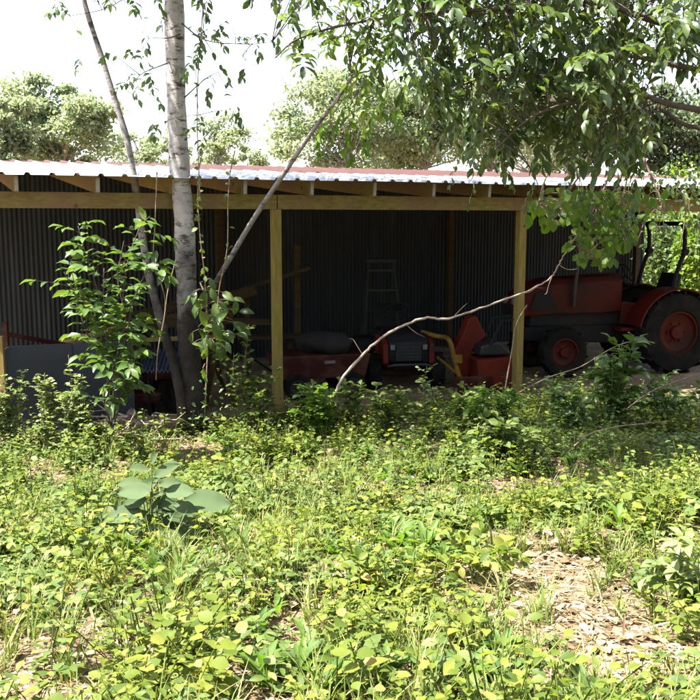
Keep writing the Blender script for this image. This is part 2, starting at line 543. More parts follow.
# a sprig: a thin drooping twig with alternate leaves
def sprig(L, mb, p, d, length, nleaf, size, droop=0.9, r=0.0035, spread=1.0):
    p = Vector(p)
    d = Vector(d).normalized()
    pts = [p.copy()]
    step = length / nleaf
    side = 1
    for i in range(nleaf):
        d = (d + Vector((0, 0, -droop * 0.16)) + rv(0.14)).normalized()
        p = p + d * step
        pts.append(p.copy())
        sd_ = d.cross(Vector((0, 0, 1)))
        if sd_.length < 1e-3:
            sd_ = Vector((1, 0, 0))
        sd_.normalize()
        a = random.uniform(0.6, 1.3) * spread
        ld = (d * 0.75 + sd_ * side * a + Vector((0, 0, -0.45 * droop)) + rv(0.35)).normalized()
        nn = (Vector((0, 0, 1)) + rv(0.75)).normalized()
        L.add(p, ld, nn, size * random.uniform(0.7, 1.2))
        side = -side
    L.add(p, (d + Vector((0, 0, -.2))).normalized(), (Vector((0, 0, 1)) + rv(.5)), size * random.uniform(.8, 1.1))
    if mb is not None:
        mb.tube(pts, [r * (1 - 0.7 * i / len(pts)) for i in range(len(pts))], 4, cap=False)


def bez(a, b, c, n=8):
    a, b, c = Vector(a), Vector(b), Vector(c)
    return [a * (1 - t) ** 2 + b * 2 * t * (1 - t) + c * t * t for t in [i / n for i in range(n + 1)]]


def smooth_path(pts, n=6):
    """Catmull-Rom through the points."""
    pts = [Vector(p) for p in pts]
    q = [pts[0] * 2 - pts[1]] + pts + [pts[-1] * 2 - pts[-2]]
    out = []
    for i in range(1, len(q) - 2):
        for k in range(n):
            t = k / n
            p0, p1, p2, p3 = q[i - 1], q[i], q[i + 1], q[i + 2]
            out.append(0.5 * ((2 * p1) + (p2 - p0) * t + (2 * p0 - 5 * p1 + 4 * p2 - p3) * t * t + (3 * p1 - p0 - 3 * p2 + p3) * t ** 3))
    out.append(pts[-1])
    return out


def lerp_r(rs, n):
    xs_ = np.linspace(0, len(rs) - 1, n)
    return list(np.interp(xs_, range(len(rs)), rs))


# ------------------------------------------------------------------ the shed
SLOPE = 0.085
ZR = 2.70                       # underside of roof sheet at d = 0
T0, T1 = -4.75, 8.7
D1 = 4.5
shed = thing('pole_shed', 'long open-fronted pole shed with corrugated back wall and low metal roof', 'shed', (0, 0, 0))


def zroof(d):
    return ZR + SLOPE * d


post_t = [-4.137, -0.88, 2.377, 5.634, 8.6]
for t in post_t:
    m = MB(); m.bar(S(t, 0.05, -0.3), S(t, 0.05, 2.37), 0.10, 0.10, up=N)
    obj('post', m, M['lumber'], shed, bevel=0.006)
# front beam in two lengths, butted over the middle post
for a, b in ((T0, -0.885), (-0.875, 5.63), (5.64, T1)):
    m = MB(); m.bar(S(a, 0.03, 2.45), S(b, 0.03, 2.45), 0.075, 0.16)
    obj('beam', m, M['beam'], shed, bevel=0.005)
m = MB(); m.bar(S(T1 - 0.05, 0.12, 2.47), S(T1 - 0.05, D1, 2.47 + SLOPE * D1), 0.05, 0.14)
obj('side_beam', m, M['beam'], shed, bevel=0.005)
t = -3.59 - 0.7615
while t < T1 - 0.1:
    a = S(t, -0.20, zroof(-0.20) - 0.085)
    b = S(t, D1 - 0.05, zroof(D1 - 0.05) - 0.085)
    m = MB(); m.bar(a, b, 0.042, 0.166)
    o = obj('rafter', m, M['beam'], shed)
    m = MB(); dirv = (b - a).normalized(); m.bar(a - dirv * 0.006, a - dirv * 0.0005, 0.036, 0.14)
    obj('rafter_end', m, M['end_grain'], o)
    t += 0.7615
for k in range(4):          # back posts inside the wall
    tt = -4.5 + k * 4.2
    m = MB(); m.bar(S(tt, D1 - 0.12, -0.2), S(tt, D1 - 0.12, 2.75), 0.10, 0.10, up=N)
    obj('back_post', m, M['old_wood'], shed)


def ribbed(t0, t1, d0, d1, dz, pitch=0.2286, rib=0.024, thick=0.0016, nd=6, bow=0.004):
    prof = []
    n = int((t1 - t0) / pitch)
    for i in range(n):
        a = t0 + i * pitch
        prof += [(a, 0), (a + pitch * .36, 0), (a + pitch * .43, rib), (a + pitch * .57, rib), (a + pitch * .64, 0)]
    prof.append((t0 + n * pitch, 0))
    vs, fs = [], []
    k = len(prof)
    for j in range(nd + 1):
        d = d0 + (d1 - d0) * j / nd
        for (t_, h) in prof:
            w = bow * math.sin(t_ * 1.9 + 0.7) * (1 if j == 0 else 0.3)
            vs.append(S(t_, d, zroof(d) + dz + h + w))
    for j in range(nd):
        for i in range(k - 1):
            fs.append((j * k + i, j * k + i + 1, (j + 1) * k + i + 1, (j + 1) * k + i))
    nn = len(vs)
    vs2 = [v + Vector((0, 0, thick)) for v in vs]
    fs2 = [tuple(reversed([q + nn for q in f])) for f in fs]
    for i in range(k - 1):
        fs2.append((i, i + 1, nn + i + 1, nn + i))
    mm = MB(); mm.add(vs + vs2, fs + fs2)
    return mm


m = MB(); m.add([S(T0, -.02, zroof(-.02) - .0004), S(T1, -.02, zroof(-.02) - .0004), S(T1, D1, zroof(D1) - .0004), S(T0, D1, zroof(D1) - .0004)], [(0, 1, 2, 3)])
obj('added_roof_lining', m, M['added_lining'], shed)  # unseen dark sheet added under the roof to cut bounced light
pit = 0.2286
obj('roof_sheet', ribbed(T0, T0 + pit * 59, -0.30, D1 + 0.2, 0.002), M['roof'], shed)
# faded red sheets lapped over the upper part, their lower edges stepped
cur = T0
for nsheet, dlo in ((4, 4.15), (4, 4.1), (4, 3.95), (3, 3.5), (5, 2.3), (6, 1.75), (5, 1.7), (6, 1.75), (6, 1.95), (8, 2.6), (8, 3.0)):
    obj('red_roof_sheet', ribbed(cur, cur + pit * nsheet + 0.001, dlo, D1 + 0.3, 0.0045 + random.uniform(0, 0.0015), nd=3, bow=0.002), M['roof_red'], shed)
    cur += pit * nsheet


def corrugated(t0, t1, d, z0, ztop, pitch=0.068, amp=0.009):
    n = int((t1 - t0) / pitch * 8)
    vs, fs = [], []
    for i in range(n + 1):
        t_ = t0 + (t1 - t0) * i / n
        dd = d + amp * math.cos(2 * PI * (t_ - t0) / pitch)
        vs += [S(t_, dd, z0), S(t_, dd, ztop), S(t_, dd + 0.003, z0), S(t_, dd + 0.003, ztop)]
    for i in range(n):
        a, b = i * 4, (i + 1) * 4
        fs += [(a, b, b + 1, a + 1), (a + 2, a + 3, b + 3, b + 2)]
    mm = MB(); mm.add(vs, fs)
    return mm


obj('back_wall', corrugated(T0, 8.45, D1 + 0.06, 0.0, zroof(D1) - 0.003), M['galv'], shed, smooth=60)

# ------------------------------------------------------------------ wheels
def wheel(parent, c, R, w, rimR, rim_mat, lugs=0, name='wheel', outward=-1):
    h = bpy.data.objects.new(name, None); link(h, parent); h.location = c
    m = MB()
    prof = [(rimR, -w * .38), (rimR + .02, -w * .46), ((R + rimR) / 2, -w * .5), (R * .93, -w * .44), (R * .985, -w * .25), (R, 0),
            (R * .985, w * .25), (R * .93, w * .44), ((R + rimR) / 2, w * .5), (rimR + .02, w * .46), (rimR, w * .38)]
    m.lathe(prof, (0, 0, 0), 'y', 40, closed=True)
    for k in range(lugs):
        a = 2 * PI * k / lugs
        for s in (-1, 1):
            aa = a + (PI / lugs if s > 0 else 0)
            X = Vector((math.cos(aa), 0, math.sin(aa)))
            T = Vector((-math.sin(aa), 0, math.cos(aa)))
            p0 = X * (R * 1.012)
            p1 = X * (R * .97) + Vector((0, s * w * .5, 0)) - T * R * .10
            m.bar(p0, p1, R * 0.05, R * 0.07, up=X)
    obj('tyre', m, M['tyre'], h, smooth=40)
    m = MB()
    o = outward
    m.lathe([(rimR + .004, -o * w * .36), (rimR + .006, o * w * .40), (rimR * .93, o * w * .42), (rimR * .88, o * w * .26), (rimR * .55, o * w * .12), (rimR * .34, o * w * .16), (rimR * .30, o * w * .30), (0.001, o * w * .31)], (0, 0, 0), 'y', 32)
    for k in range(6):
        a = 2 * PI * k / 6
        m.lathe([(rimR * .05, o * w * .12), (rimR * .05, o * w * .22), (0.001, o * w * .22)], (rimR * .45 * math.cos(a), 0, rimR * .45 * math.sin(a)), 'y', 6)
    obj('rim', m, rim_mat, h, smooth=40)
    return h


# ------------------------------------------------------------------ the compact tractor (local: +x forward, +y left, z up; forward is to the left in the photograph)
rear = P(672, 331, 13.3)
front = P(563, 350, 12.85)
hd = math.atan2(front.y - rear.y, front.x - rear.x)
tr = thing('tractor', 'orange-red compact tractor with black roll bar parked facing left at right end', 'tractor', (0, 0, 0), hd)
WB = math.hypot(front.x - rear.x, front.y - rear.y)
ctr = Vector((rear.x, rear.y, 0)) + Vector((math.sin(hd), -math.cos(hd), 0)) * 0.52   # from near wheel to the centre line
ctr = Vector((rear.x, rear.y, 0)) - Vector((-math.sin(hd), math.cos(hd), 0)) * 0.52
ctr.z = 0.0
tr.location = ctr
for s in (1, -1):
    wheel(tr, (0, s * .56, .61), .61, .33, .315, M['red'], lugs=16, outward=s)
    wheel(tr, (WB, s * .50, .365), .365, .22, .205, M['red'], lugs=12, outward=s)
m = MB(); m.prism([(-.25, .42), (-.25, .80), (.35, .85), (.75, .78), (WB + .45, .70), (WB + .45, .5), (.8, .42)], -.17, .17); obj('chassis', m, M['black'], tr, bevel=.02)
m = MB(); m.bar((WB, -.42, .37), (WB, .42, .37), .1, .1); obj('axle', m, M['black'], tr, bevel=.02)
m = MB(); m.bar((0, -.45, .61), (0, .45, .61), .2, .2); obj('axle', m, M['black'], tr, bevel=.02)
hood = MB()
x0, x1 = .72, WB + .62
sec = []
for (x, wd, zb, zt) in ((x0, .29, .92, 1.47), (x0 + .3, .29, .90, 1.46), (WB + .05, .28, .90, 1.42), (WB + .35, .265, .88, 1.34), (WB + .53, .25, .86, 1.22), (WB + .62, .23, .86, 1.05)):
    sec.append([(x, -wd, zb), (x, -wd, zt - .10), (x, -wd * .8, zt - .02), (x, 0, zt), (x, wd * .8, zt - .02), (x, wd, zt - .10), (x, wd, zb)])
vs = [q for s_ in sec for q in s_]
fs = []
for i in range(len(sec) - 1):
    for k in range(6):
        fs.append((i * 7 + k, i * 7 + k + 1, (i + 1) * 7 + k + 1, (i + 1) * 7 + k))
    fs.append((i * 7 + 6, i * 7, (i + 1) * 7, (i + 1) * 7 + 6))
fs += [tuple(range(6, -1, -1)), tuple((len(sec) - 1) * 7 + k for k in range(7))]
hood.add(vs, fs)
m = MB(); m.box((WB * .5 + .5, 0, .82), (WB - .25, .40, .20)); m.box((.95, -.18, .78), (.3, .12, .22)); obj('engine_block', m, M['black'], tr)
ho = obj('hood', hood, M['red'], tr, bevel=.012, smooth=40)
for s in (1, -1):
    m = MB(); m.prism([(WB - .02, .95), (WB + .12, 1.26), (WB + .34, 1.20), (WB + .42, .96)], s * .264 + (0 if s > 0 else -.022), s * .264 + (.022 if s > 0 else 0)); obj('side_grille', m, M['black'], ho)
    m = MB(); m.lathe([(.055, 0), (.05, .03), (.001, .04)], (WB + .60, s * .13, 1.08), 'x', 16); obj('headlight', m, M['lens'], ho)
m = MB(); m.box((WB + .64, 0, .95), (.03, .3, .16)); obj('nose_grille', m, M['black'], ho, bevel=.008)
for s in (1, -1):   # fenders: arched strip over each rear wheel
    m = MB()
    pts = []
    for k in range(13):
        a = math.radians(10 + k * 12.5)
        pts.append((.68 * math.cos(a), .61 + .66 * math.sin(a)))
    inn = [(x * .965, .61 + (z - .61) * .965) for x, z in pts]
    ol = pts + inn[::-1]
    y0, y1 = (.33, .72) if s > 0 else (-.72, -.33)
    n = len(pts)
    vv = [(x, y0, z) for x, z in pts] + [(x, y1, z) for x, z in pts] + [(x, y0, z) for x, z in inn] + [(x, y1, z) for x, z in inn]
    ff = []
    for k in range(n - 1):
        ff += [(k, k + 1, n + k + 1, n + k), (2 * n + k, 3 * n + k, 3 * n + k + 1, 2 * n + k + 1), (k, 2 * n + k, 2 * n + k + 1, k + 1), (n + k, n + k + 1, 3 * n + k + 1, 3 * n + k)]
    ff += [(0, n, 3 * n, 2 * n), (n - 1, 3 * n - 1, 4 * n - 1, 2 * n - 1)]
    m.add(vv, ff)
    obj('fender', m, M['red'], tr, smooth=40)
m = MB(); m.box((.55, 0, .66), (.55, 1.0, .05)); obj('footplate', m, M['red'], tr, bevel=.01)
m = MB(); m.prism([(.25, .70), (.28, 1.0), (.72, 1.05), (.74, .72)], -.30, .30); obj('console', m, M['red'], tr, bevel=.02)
m = MB(); m.prism([(-.22, .98), (-.25, 1.06), (.22, 1.08), (.24, .98)], -.24, .24); m.prism([(-.22, 1.06), (-.34, 1.44), (-.27, 1.46), (-.12, 1.07)], -.23, .23); obj('seat', m, M['black'], tr, bevel=.03)
m = MB()
cw = Vector((.50, 0, 1.42))
m.tube([cw + Vector((.07 * math.cos(a) * 1, .19 * math.sin(a), .17 * math.cos(a))) for a in [2 * PI * k / 20 for k in range(21)]], .014, 6, cap=False)
m.tube([(.70, 0, 1.15), cw], .02, 6)
for k in range(3):
    a = 2 * PI * k / 3
    m.tube([cw, cw + Vector((.07 * math.cos(a), .19 * math.sin(a), .17 * math.cos(a)))], .01, 5)
obj('steering_wheel', m, M['black'], tr, smooth=50)
m = MB()
rp = [(-.02, .0, .70), (-.02, 0, 1.25), (-.12, 0, 1.62), (-.18, 0, 1.78), (-.17, 0, 2.08), (-.12, 0, 2.20)]
for s in (1, -1):
    m.tube(smooth_path([(x, s * .46, z) for x, y, z in rp], 5), .032, 8)
    m.lathe([(.05, -.05), (.05, .05), (.001, .05)], (-.185, s * .46, 1.78), 'y', 10)
m.tube([(-.12, -.46, 2.2), (-.12, .46, 2.2)], .034, 8)
obj('roll_bar', m, M['black'], tr, smooth=50)
m = MB(); m.tube([(WB - .25, .33, 1.0), (WB - .25, .36, 1.35), (WB - .28, .36, 1.60)], .025, 8); obj('exhaust_pipe', m, M['steel'], tr, smooth=50)
for s in (1, -1):
    m = MB(); m.bar((-.2, s * .3, .45), (-.75, s * .36, .42), .04, .05); obj('lower_link', m, M['black'], tr)
m = MB(); m.tube([(-.2, 0, .8), (-.7, 0, .75)], .03, 8); obj('top_link', m, M['black'], tr)

# ------------------------------------------------------------------ red box implement in front of the tractor
b0 = P(492, 384, 11.9); b0.z = 0.02
im = thing('box_scraper', 'orange-red steel implement with a boxy front and sloping mast, left of the tractor', 'farm implement', b0, math.radians(8))
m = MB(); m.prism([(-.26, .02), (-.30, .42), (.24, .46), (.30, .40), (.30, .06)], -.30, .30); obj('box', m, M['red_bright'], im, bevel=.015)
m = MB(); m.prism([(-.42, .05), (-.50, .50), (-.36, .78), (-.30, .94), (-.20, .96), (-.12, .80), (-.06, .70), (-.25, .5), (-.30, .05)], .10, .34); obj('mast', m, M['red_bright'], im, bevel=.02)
m = MB(); m.prism([(-.24, .47), (-.22, .60), (.02, .66), (.18, .52), (.18, .47)], -.2, .2); obj('gearbox', m, M['steel'], im, bevel=.03)
for s in (-.2, .2):
    m = MB(); m.tube([(-.1, s, .6), (.05, s, .92), (.3, s, .95)], .022, 8); obj('lever', m, M['black'], im, smooth=50)
m = MB(); m.box((-.35, -.32, .12), (.5, .03, .2)); obj('skid_plate', m, M['red_dull'], im, bevel=.005)
m = MB(); m.lathe([(.03, 0), (.025, .02), (.001, .025)], (.2, -.33, .75), 'y', 12); m.tube([(.2, -.31, .5), (.2, -.31, .75)], .012, 6); obj('reflector', m, M['lens'], im)

# yellow bent pipe frame
yf = thing('pipe_frame', 'yellow bent pipe frame with a brace, between the mower and the red implement', 'pipe frame', (0, 0, 0))
m = MB()
Yd = 11.6
pA = [P(422, 332, 12.0), P(436, 336, 11.8), P(449, 340, Yd), P(455, 362, Yd), P(464, 392, Yd)]
m.tube(smooth_path(pA, 5), .032, 8)
obj('main_pipe', m, M['yellow'], yf, smooth=50)
m = MB(); m.tube([P(437, 357, Yd), P(475, 388, Yd + .02)], .018, 8); obj('brace', m, M['yellow'], yf, smooth=50)
m = MB(); m.tube([P(458, 392, Yd - .03), P(508, 376, Yd + .1)], .022, 8); obj('foot_pipe', m, M['yellow'], yf, smooth=50)
m = MB(); q = P(458, 359, Yd - .02); m.box(q, (.11, .05, .11)); obj('bracket_plate', m, M['yellow'], yf, bevel=.008)

# ------------------------------------------------------------------ ride-on mowers
def mower(label, loc, rz, hoodmat, grillemat, capmat=None):
    r = thing('riding_mower', label, 'ride-on mower', loc, rz)
    for s in (1, -1):
        wheel(r, (.0, s * .40, .26), .26, .24, .12, M['rim'], lugs=12, outward=s)
        wheel(r, (1.12, s * .43, .24), .24, .19, .11, M['rim'], lugs=10, outward=s)
    m = MB(); m.box((.6, 0, .33), (1.35, .36, .10)); obj('chassis', m, M['black'], r, bevel=.01)
    m = MB(); m.prism([(.62, .36), (.60, .72), (.78, .80), (1.28, .76), (1.40, .66), (1.42, .40)], -.27, .27); h = obj('hood', m, capmat or hoodmat, r, bevel=.03, smooth=40)
    if capmat:
        for s in (1, -1):
            m = MB(); m.prism([(.75, .40), (.72, .70), (1.25, .72), (1.43, .64), (1.45, .38)], s * .272, s * .345); obj('side_cheek', m, hoodmat, h, bevel=.02)
    m = MB(); m.box((1.415, 0, .54), (.04, .34, .24))
    for k in range(5):
        m.box((1.437, 0, .46 + k * .045), (.012, .30, .016))
    obj('grille', m, grillemat, h, bevel=.004)
    for s in (1, -1):
        m = MB(); m.box((1.43, s * .215, .60), (.02, .06, .07)); obj('headlight', m, M['lens'], h, bevel=.006)
        m = MB()
        for k in range(3):
            m.box((1.425, s * (.20 + .025 * k), .45), (.012, .012, .09))
        obj('vent_slot', m, M['black'], h)
    m = MB(); m.tube([(1.36, -.30, .34), (1.50, -.28, .36), (1.52, -.2, .38), (1.52, .2, .38), (1.50, .28, .36), (1.36, .30, .34)], .02, 8); obj('bumper', m, M['steel'], r, smooth=50)
    for s in (1, -1):
        m = MB(); m.prism([(-.34, .40), (-.30, .56), (.28, .58), (.36, .42)], s * .26, s * .52); obj('fender', m, capmat or hoodmat, r, bevel=.03, smooth=40)
    m = MB(); m.prism([(-.20, .60), (-.18, .70), (.22, .69), (.24, .61)], -.23, .23); m.prism([(-.16, .66), (-.30, 1.0), (-.22, 1.04), (-.06, .70)], -.22, .22); obj('seat', m, M['black'], r, bevel=.03, smooth=40)
    m = MB()
    cw = Vector((.48, 0, .98))
    m.tube([cw + Vector((.10 * math.cos(a), .17 * math.sin(a), .13 * math.cos(a))) for a in [2 * PI * k / 18 for k in range(19)]], .013, 6, cap=False)
    m.tube([(.66, 0, .7), cw], .02, 6)
    m.tube([cw + Vector((0, -.17, 0)), cw + Vector((0, .17, 0))], .01, 5)
    obj('steering_wheel', m, M['black'], r, smooth=50)
    m = MB(); m.prism([(.25, .14), (.22, .26), (.95, .26), (.98, .14)], -.52, .52); obj('cutting_deck', m, M['red_dull'], r, bevel=.03)
    return r


q = Vector((.60, 13.12, 0))
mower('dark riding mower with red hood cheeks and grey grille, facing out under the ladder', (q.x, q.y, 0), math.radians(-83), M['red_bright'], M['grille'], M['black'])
q = P(152, 400, 10.7)
mw = mower('small dull-red riding mower half hidden behind the slate panel and the tree trunk', (q.x + .35, q.y + .15, 0), math.radians(188), M['red_dull'], M['black'])
# ribbed dark cover lying on it
q = P(163, 366, 10.2)
m = MB()
prof = []
nseg = 9
vs, fs = [], []
for j in range(2):
    for i in range(nseg * 4 + 1):
        x = -.20 + .40 * i / (nseg * 4)
        zz = .02 * math.cos(2 * PI * i / 4)
        vs.append((x, -.28 + j * .56, zz - abs(-.28 + j * .56 + .28) * -.25))
k = nseg * 4 + 1
fs = [(i, i + 1, k + i + 1, k + i) for i in range(k - 1)]
nn = len(vs); vs += [(x, y, z - .02) for x, y, z in vs]
fs += [tuple(reversed([a + nn for a in f])) for f in fs]
fs += [(i, nn + i, nn + i + 1, i + 1) for i in range(k - 1)]
m.add(vs, fs)
cv = thing('engine_cover', 'blue-black ribbed cover sloping above the small mower, left of the trunk', 'cover', (q.x, q.y, q.z), math.radians(4))
obj('ribbed_top', m, M['blue_black'], cv)
m = MB(); m.bar((-.17, .0, -.04), (-.17, 0.02, -q.z), .03, .03, up=(0, 1, 0)); m.bar((.17, .0, -.04), (.17, 0.02, -q.z), .03, .03, up=(0, 1, 0)); m.bar((-.17, .26, .06), (-.17, .28, -q.z), .03, .03, up=(0, 1, 0)); m.bar((.17, .26, .06), (.17, .28, -q.z), .03, .03, up=(0, 1, 0))
obj('support_frame', m, M['black'], cv)

# ------------------------------------------------------------------ red cart with grey bundle
q = P(318, 400, 11.6)
ct = thing('garden_cart', 'low red garden cart behind the middle post, below the plank bench', 'cart', (q.x, q.y, 0), math.radians(16))
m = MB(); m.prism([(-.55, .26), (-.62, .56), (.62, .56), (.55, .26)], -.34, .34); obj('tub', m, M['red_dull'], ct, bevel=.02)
for s in (1, -1):
    for x in (-.36, .36):
        wheel(ct, (x, s * .38, .17), .17, .08, .09, M['rim'], outward=s)
m = MB(); m.tube([(-.5, 0, .24), (-.85, 0, .5), (-1.0, 0, .8)], .015, 6); m.tube([(-1.0, -.12, .8), (-1.0, .12, .8)], .015, 6); obj('handle', m, M['black'], ct, smooth=50)
m = MB(); m.bar((.0, -.36, .47), (.14, -.36, .47), .006, .04, up=(0, 0, 1)); obj('plate', m, M['lens'], ct)
sk = MB()
sk.lathe([(.001, -.16), (.10, -.16), (.2, -.15), (.25, -.10), (.27, -.05), (.285, 0), (.28, .06), (.25, .11), (.20, .16), (.14, .19), (.08, .2), (.001, .21)], (0, 0, 0), 'z', 32)
sk.v = [tuple(Vector((x * 1.3, y * .9, z * .75)) * (1 + .35 * mnoise.noise(Vector((x * 6, y * 6, z * 6))))) for x, y, z in sk.v]
o = obj('cloth_bundle', sk, M['sack'], smooth=80); o.location = (q.x + .12, q.y, .66)
tag(o, 'crumpled grey cloth bundle lying on the red cart', 'bundle')

# ------------------------------------------------------------------ plank bench and board rack
bt = thing('plank_bench', 'rough plank bench with thin legs, behind the middle post', 'bench', (0, 0, 0))
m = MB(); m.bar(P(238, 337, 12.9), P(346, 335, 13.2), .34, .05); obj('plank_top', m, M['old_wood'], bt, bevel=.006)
for px in (246, 290, 338):
    a = P(px, 341, 12.9 + (px - 246) * .003)
    m = MB(); m.bar((a.x, a.y, 0), a, .07, .05, up=(0, 1, 0)); obj('leg', m, M['old_wood'], bt)
rk = thing('board_rack', 'dim timber rack of upright studs and sloping boards at the back wall', 'rack', (0, 0, 0))
for px, yt in ((297, 245), (247, 296), (222, 300)):
    a = P(px, yt, 13.4); m = MB(); m.bar((a.x, a.y, 0), a, .09, .05, up=(0, 1, 0)); obj('stud', m, M['old_wood'], rk)
m = MB(); m.bar(P(190, 306, 13.3), P(310, 268, 13.3), .04, .05); obj('sloping_board', m, M['old_wood'], rk)
m = MB(); m.bar(P(212, 306, 13.25), P(256, 290, 13.25), .04, .13); obj('sloping_board', m, M['old_wood'], rk)
m = MB(); m.bar(P(205, 320, 13.3), P(270, 322, 13.3), .04, .09); obj('cross_board', m, M['old_wood'], rk)

# lumber lying across behind the panel
GL = 'boards stacked behind the slate panel'
for (a, b, Ya, Yb, w, h, mat, lab) in (
        ((54, 348), (118, 328), 10.0, 10.6, .09, .05, 'lumber', 'yellow board sloping up from the red rail, lowest of the loose pile'),
        ((62, 343), (140, 322), 10.3, 10.9, .14, .04, 'lumber', 'yellow board rising behind the lowest board by the slate panel'),
        ((104, 331), (232, 312), 11.0, 11.4, .04, .17, 'old_wood', 'wide brown plank on edge behind the thin trunk'),
        ((118, 341), (235, 336), 10.6, 10.9, .05, .05, 'lumber', 'thin yellow batten lying level left of the trunk'),
        ((112, 322), (214, 296), 11.5, 11.9, .04, .12, 'old_wood', 'topmost brown board leaning up behind the two trunks')):
    m = MB(); m.bar(P(a[0], a[1], Ya), P(b[0], b[1], Yb), w, h)
    o = obj('board', m, M[mat], bevel=.004); tag(o, lab, 'board', GL)
# sawhorses carrying the boards
for i, (px, py, Y) in enumerate(((112, 338, 10.7), (214, 334, 11.1))):
    a = P(px, py, Y)
    sh = thing('sawhorse', ('timber sawhorse under the left ends of the boards', 'timber sawhorse under the boards behind the big trunk')[i], 'sawhorse', (a.x, a.y, 0), .3)
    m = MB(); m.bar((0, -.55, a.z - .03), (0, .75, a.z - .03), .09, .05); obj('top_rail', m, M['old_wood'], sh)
    for s in (-.4, .6):
        for e in (-.2, .2):
            m = MB(); m.bar((e, s, 0), (e * .1, s, a.z - .06), .07, .04, up=(0, 1, 0)); obj('leg', m, M['old_wood'], sh)

# ------------------------------------------------------------------ step ladder
a = P(381, 262, 14.05)
ld = thing('step_ladder', 'greenish step ladder standing in the dark near the back wall', 'ladder', (a.x, a.y, 0), math.radians(6))
H = a.z
for s in (1, -1):
    m = MB(); m.bar((s * .34, -.42, 0), (s * .19, 0, H), .03, .075, up=(0, 1, 0)); obj('rail', m, M['green_fg'], ld)
    m = MB(); m.bar((s * .30, .45, 0), (s * .18, .05, H - .04), .03, .05, up=(0, 1, 0)); obj('rear_leg', m, M['green_fg'], ld)
z = .28
while z < H - .1:
    f = z / H
    m = MB(); m.box((0, -.42 * (1 - f), z), (2 * (.34 - .15 * f), .09, .03)); obj('step', m, M['steel'], ld)
    z += .3
m = MB(); m.box((0, .02, H + .02), (.46, .2, .06)); obj('top_cap', m, M['green_fg'], ld, bevel=.01)

# ------------------------------------------------------------------ slate panel and the red trailer rail
pa, pb = P(3, 347, 9.25), P(133, 349, 9.75)
L = math.hypot(pb.x - pa.x, pb.y - pa.y)
az = math.atan2(pb.y - pa.y, pb.x - pa.x)
pl = thing('table_top', 'slate grey folding table top with rounded corners standing on its edge', 'table top', (pa.x, pa.y, 0), az)
hh = pa.z
for (u0, u1, left) in ((0, L * .52 - .004, True), (L * .52 + .004, L, False)):
    c = .07
    if left:
        ol = [(u0, .02), (u1, .02), (u1, hh)] + [(u0 + c - c * math.sin(k * PI / 10), hh - c + c * math.cos(k * PI / 10)) for k in range(6)]
    else:
        ol = [(u0, .02), (u1, .02)] + [(u1 - c + c * math.cos(k * PI / 10), hh - c + c * math.sin(k * PI / 10)) for k in range(6)] + [(u0, hh)]
    m = MB(); m.prism(ol, 0, .045); obj('leaf_panel', m, M['panel'], pl, bevel=.006)
m = MB(); m.box((L * .52, -.003, hh - .16), (.012, .006, .26)); obj('hinge', m, M['steel'], pl)
rt = thing('utility_trailer', 'low red steel utility trailer frame behind the slate panel', 'trailer', (0, 0, 0))
m = MB(); m.bar(P(6, 334, 9.55), P(78, 347, 10.05), .04, .05); m.bar(P(78, 347, 10.05), P(150, 350, 10.6), .04, .05); obj('top_rail', m, M['red_dull'], rt)
for px, py, Y, top in ((5, 322, 9.55, 0), (78, 345, 10.05, 0), (150, 348, 10.6, 0)):
    a = P(px, py, Y); m = MB(); m.bar((a.x, a.y, .25), a, .05, .05, up=(0, 1, 0)); obj('upright', m, M['red_dull'], rt)
a, b, c = P(5, 330, 9.55), P(150, 350, 10.6), Vector((-.4, .9, 0))
m = MB()
for q0, q1 in ((a, b), (a + c, b + c), (a, a + c), (b, b + c)):
    m.bar((q0.x, q0.y, .38), (q1.x, q1.y, .38), .06, .09)
obj('bed_frame', m, M['red_dull'], rt)
w0 = (a + b) / 2
for k in (0, 1):
    h = wheel(rt, (w0.x + c.x * k * 1.15 + .05, w0.y + c.y * k * 1.15 - .1, .28), .28, .16, .15, M['rim'], outward=-1 if k == 0 else 1)
    h.rotation_euler = (0, 0, math.atan2(b.y - a.y, b.x - a.x))
# pale wooden stake at the panel's outer end
m = MB(); q = P(1, 336, 9.15); m.bar((q.x, q.y, -.1), (q.x - .01, q.y, q.z), .06, .05, up=(0, 1, 0))
o = obj('wooden_stake', m, M['lumber'], bevel=.004); tag(o, 'yellow wooden stake at the outer end of the slate panel', 'stake')

# ------------------------------------------------------------------ trees in front of the shed
def crown_sprigs(Lv, mb, targets, nodes, size, nleaf=(8, 13), length=(.28, .5), r=.004, droop=.9, jitter=.5):
    """Connect each target point to the closest limb node by a thin curved twig and hang a leafy sprig on it."""
    nd = np.array([tuple(q) for q in nodes])
    for T in targets:
        T = Vector(T)
        dd = np.linalg.norm(nd - np.array(T), axis=1) + np.maximum(0, T.z - nd[:, 2]) * 0.3
        q = Vector(nd[int(np.argmin(dd))])
        v = T - q
        mid = (q + T) / 2 + Vector((0, 0, 0.12 * v.length)) + rv(.06)
        path = bez(q, mid, T, 5)
        mb.tube(path, [r * 1.5 * (1 - .55 * i / 5) for i in range(6)], 4, cap=False)
        d = (v.normalized() * .6 + rv(jitter) + Vector((0, 0, -.25))).normalized()
        sprig(Lv, mb, T, d, random.uniform(*length), random.randint(*nleaf), size, droop=droop, r=r * .6)
        # a few leaves along the twig too
        for i in (2, 3, 4):
            if random.random() < .6:
                Lv.add(path[i], rv(1) + Vector((0, 0, -.4)), Vector((0, 0, 1)) + rv(.6), size * random.uniform(.7, 1.1))


def mbo(name, mb, mat, parent, smooth=60):
    V, fs = mb_arrays(mb)
    return npobj(name, V, fs, mat, parent)


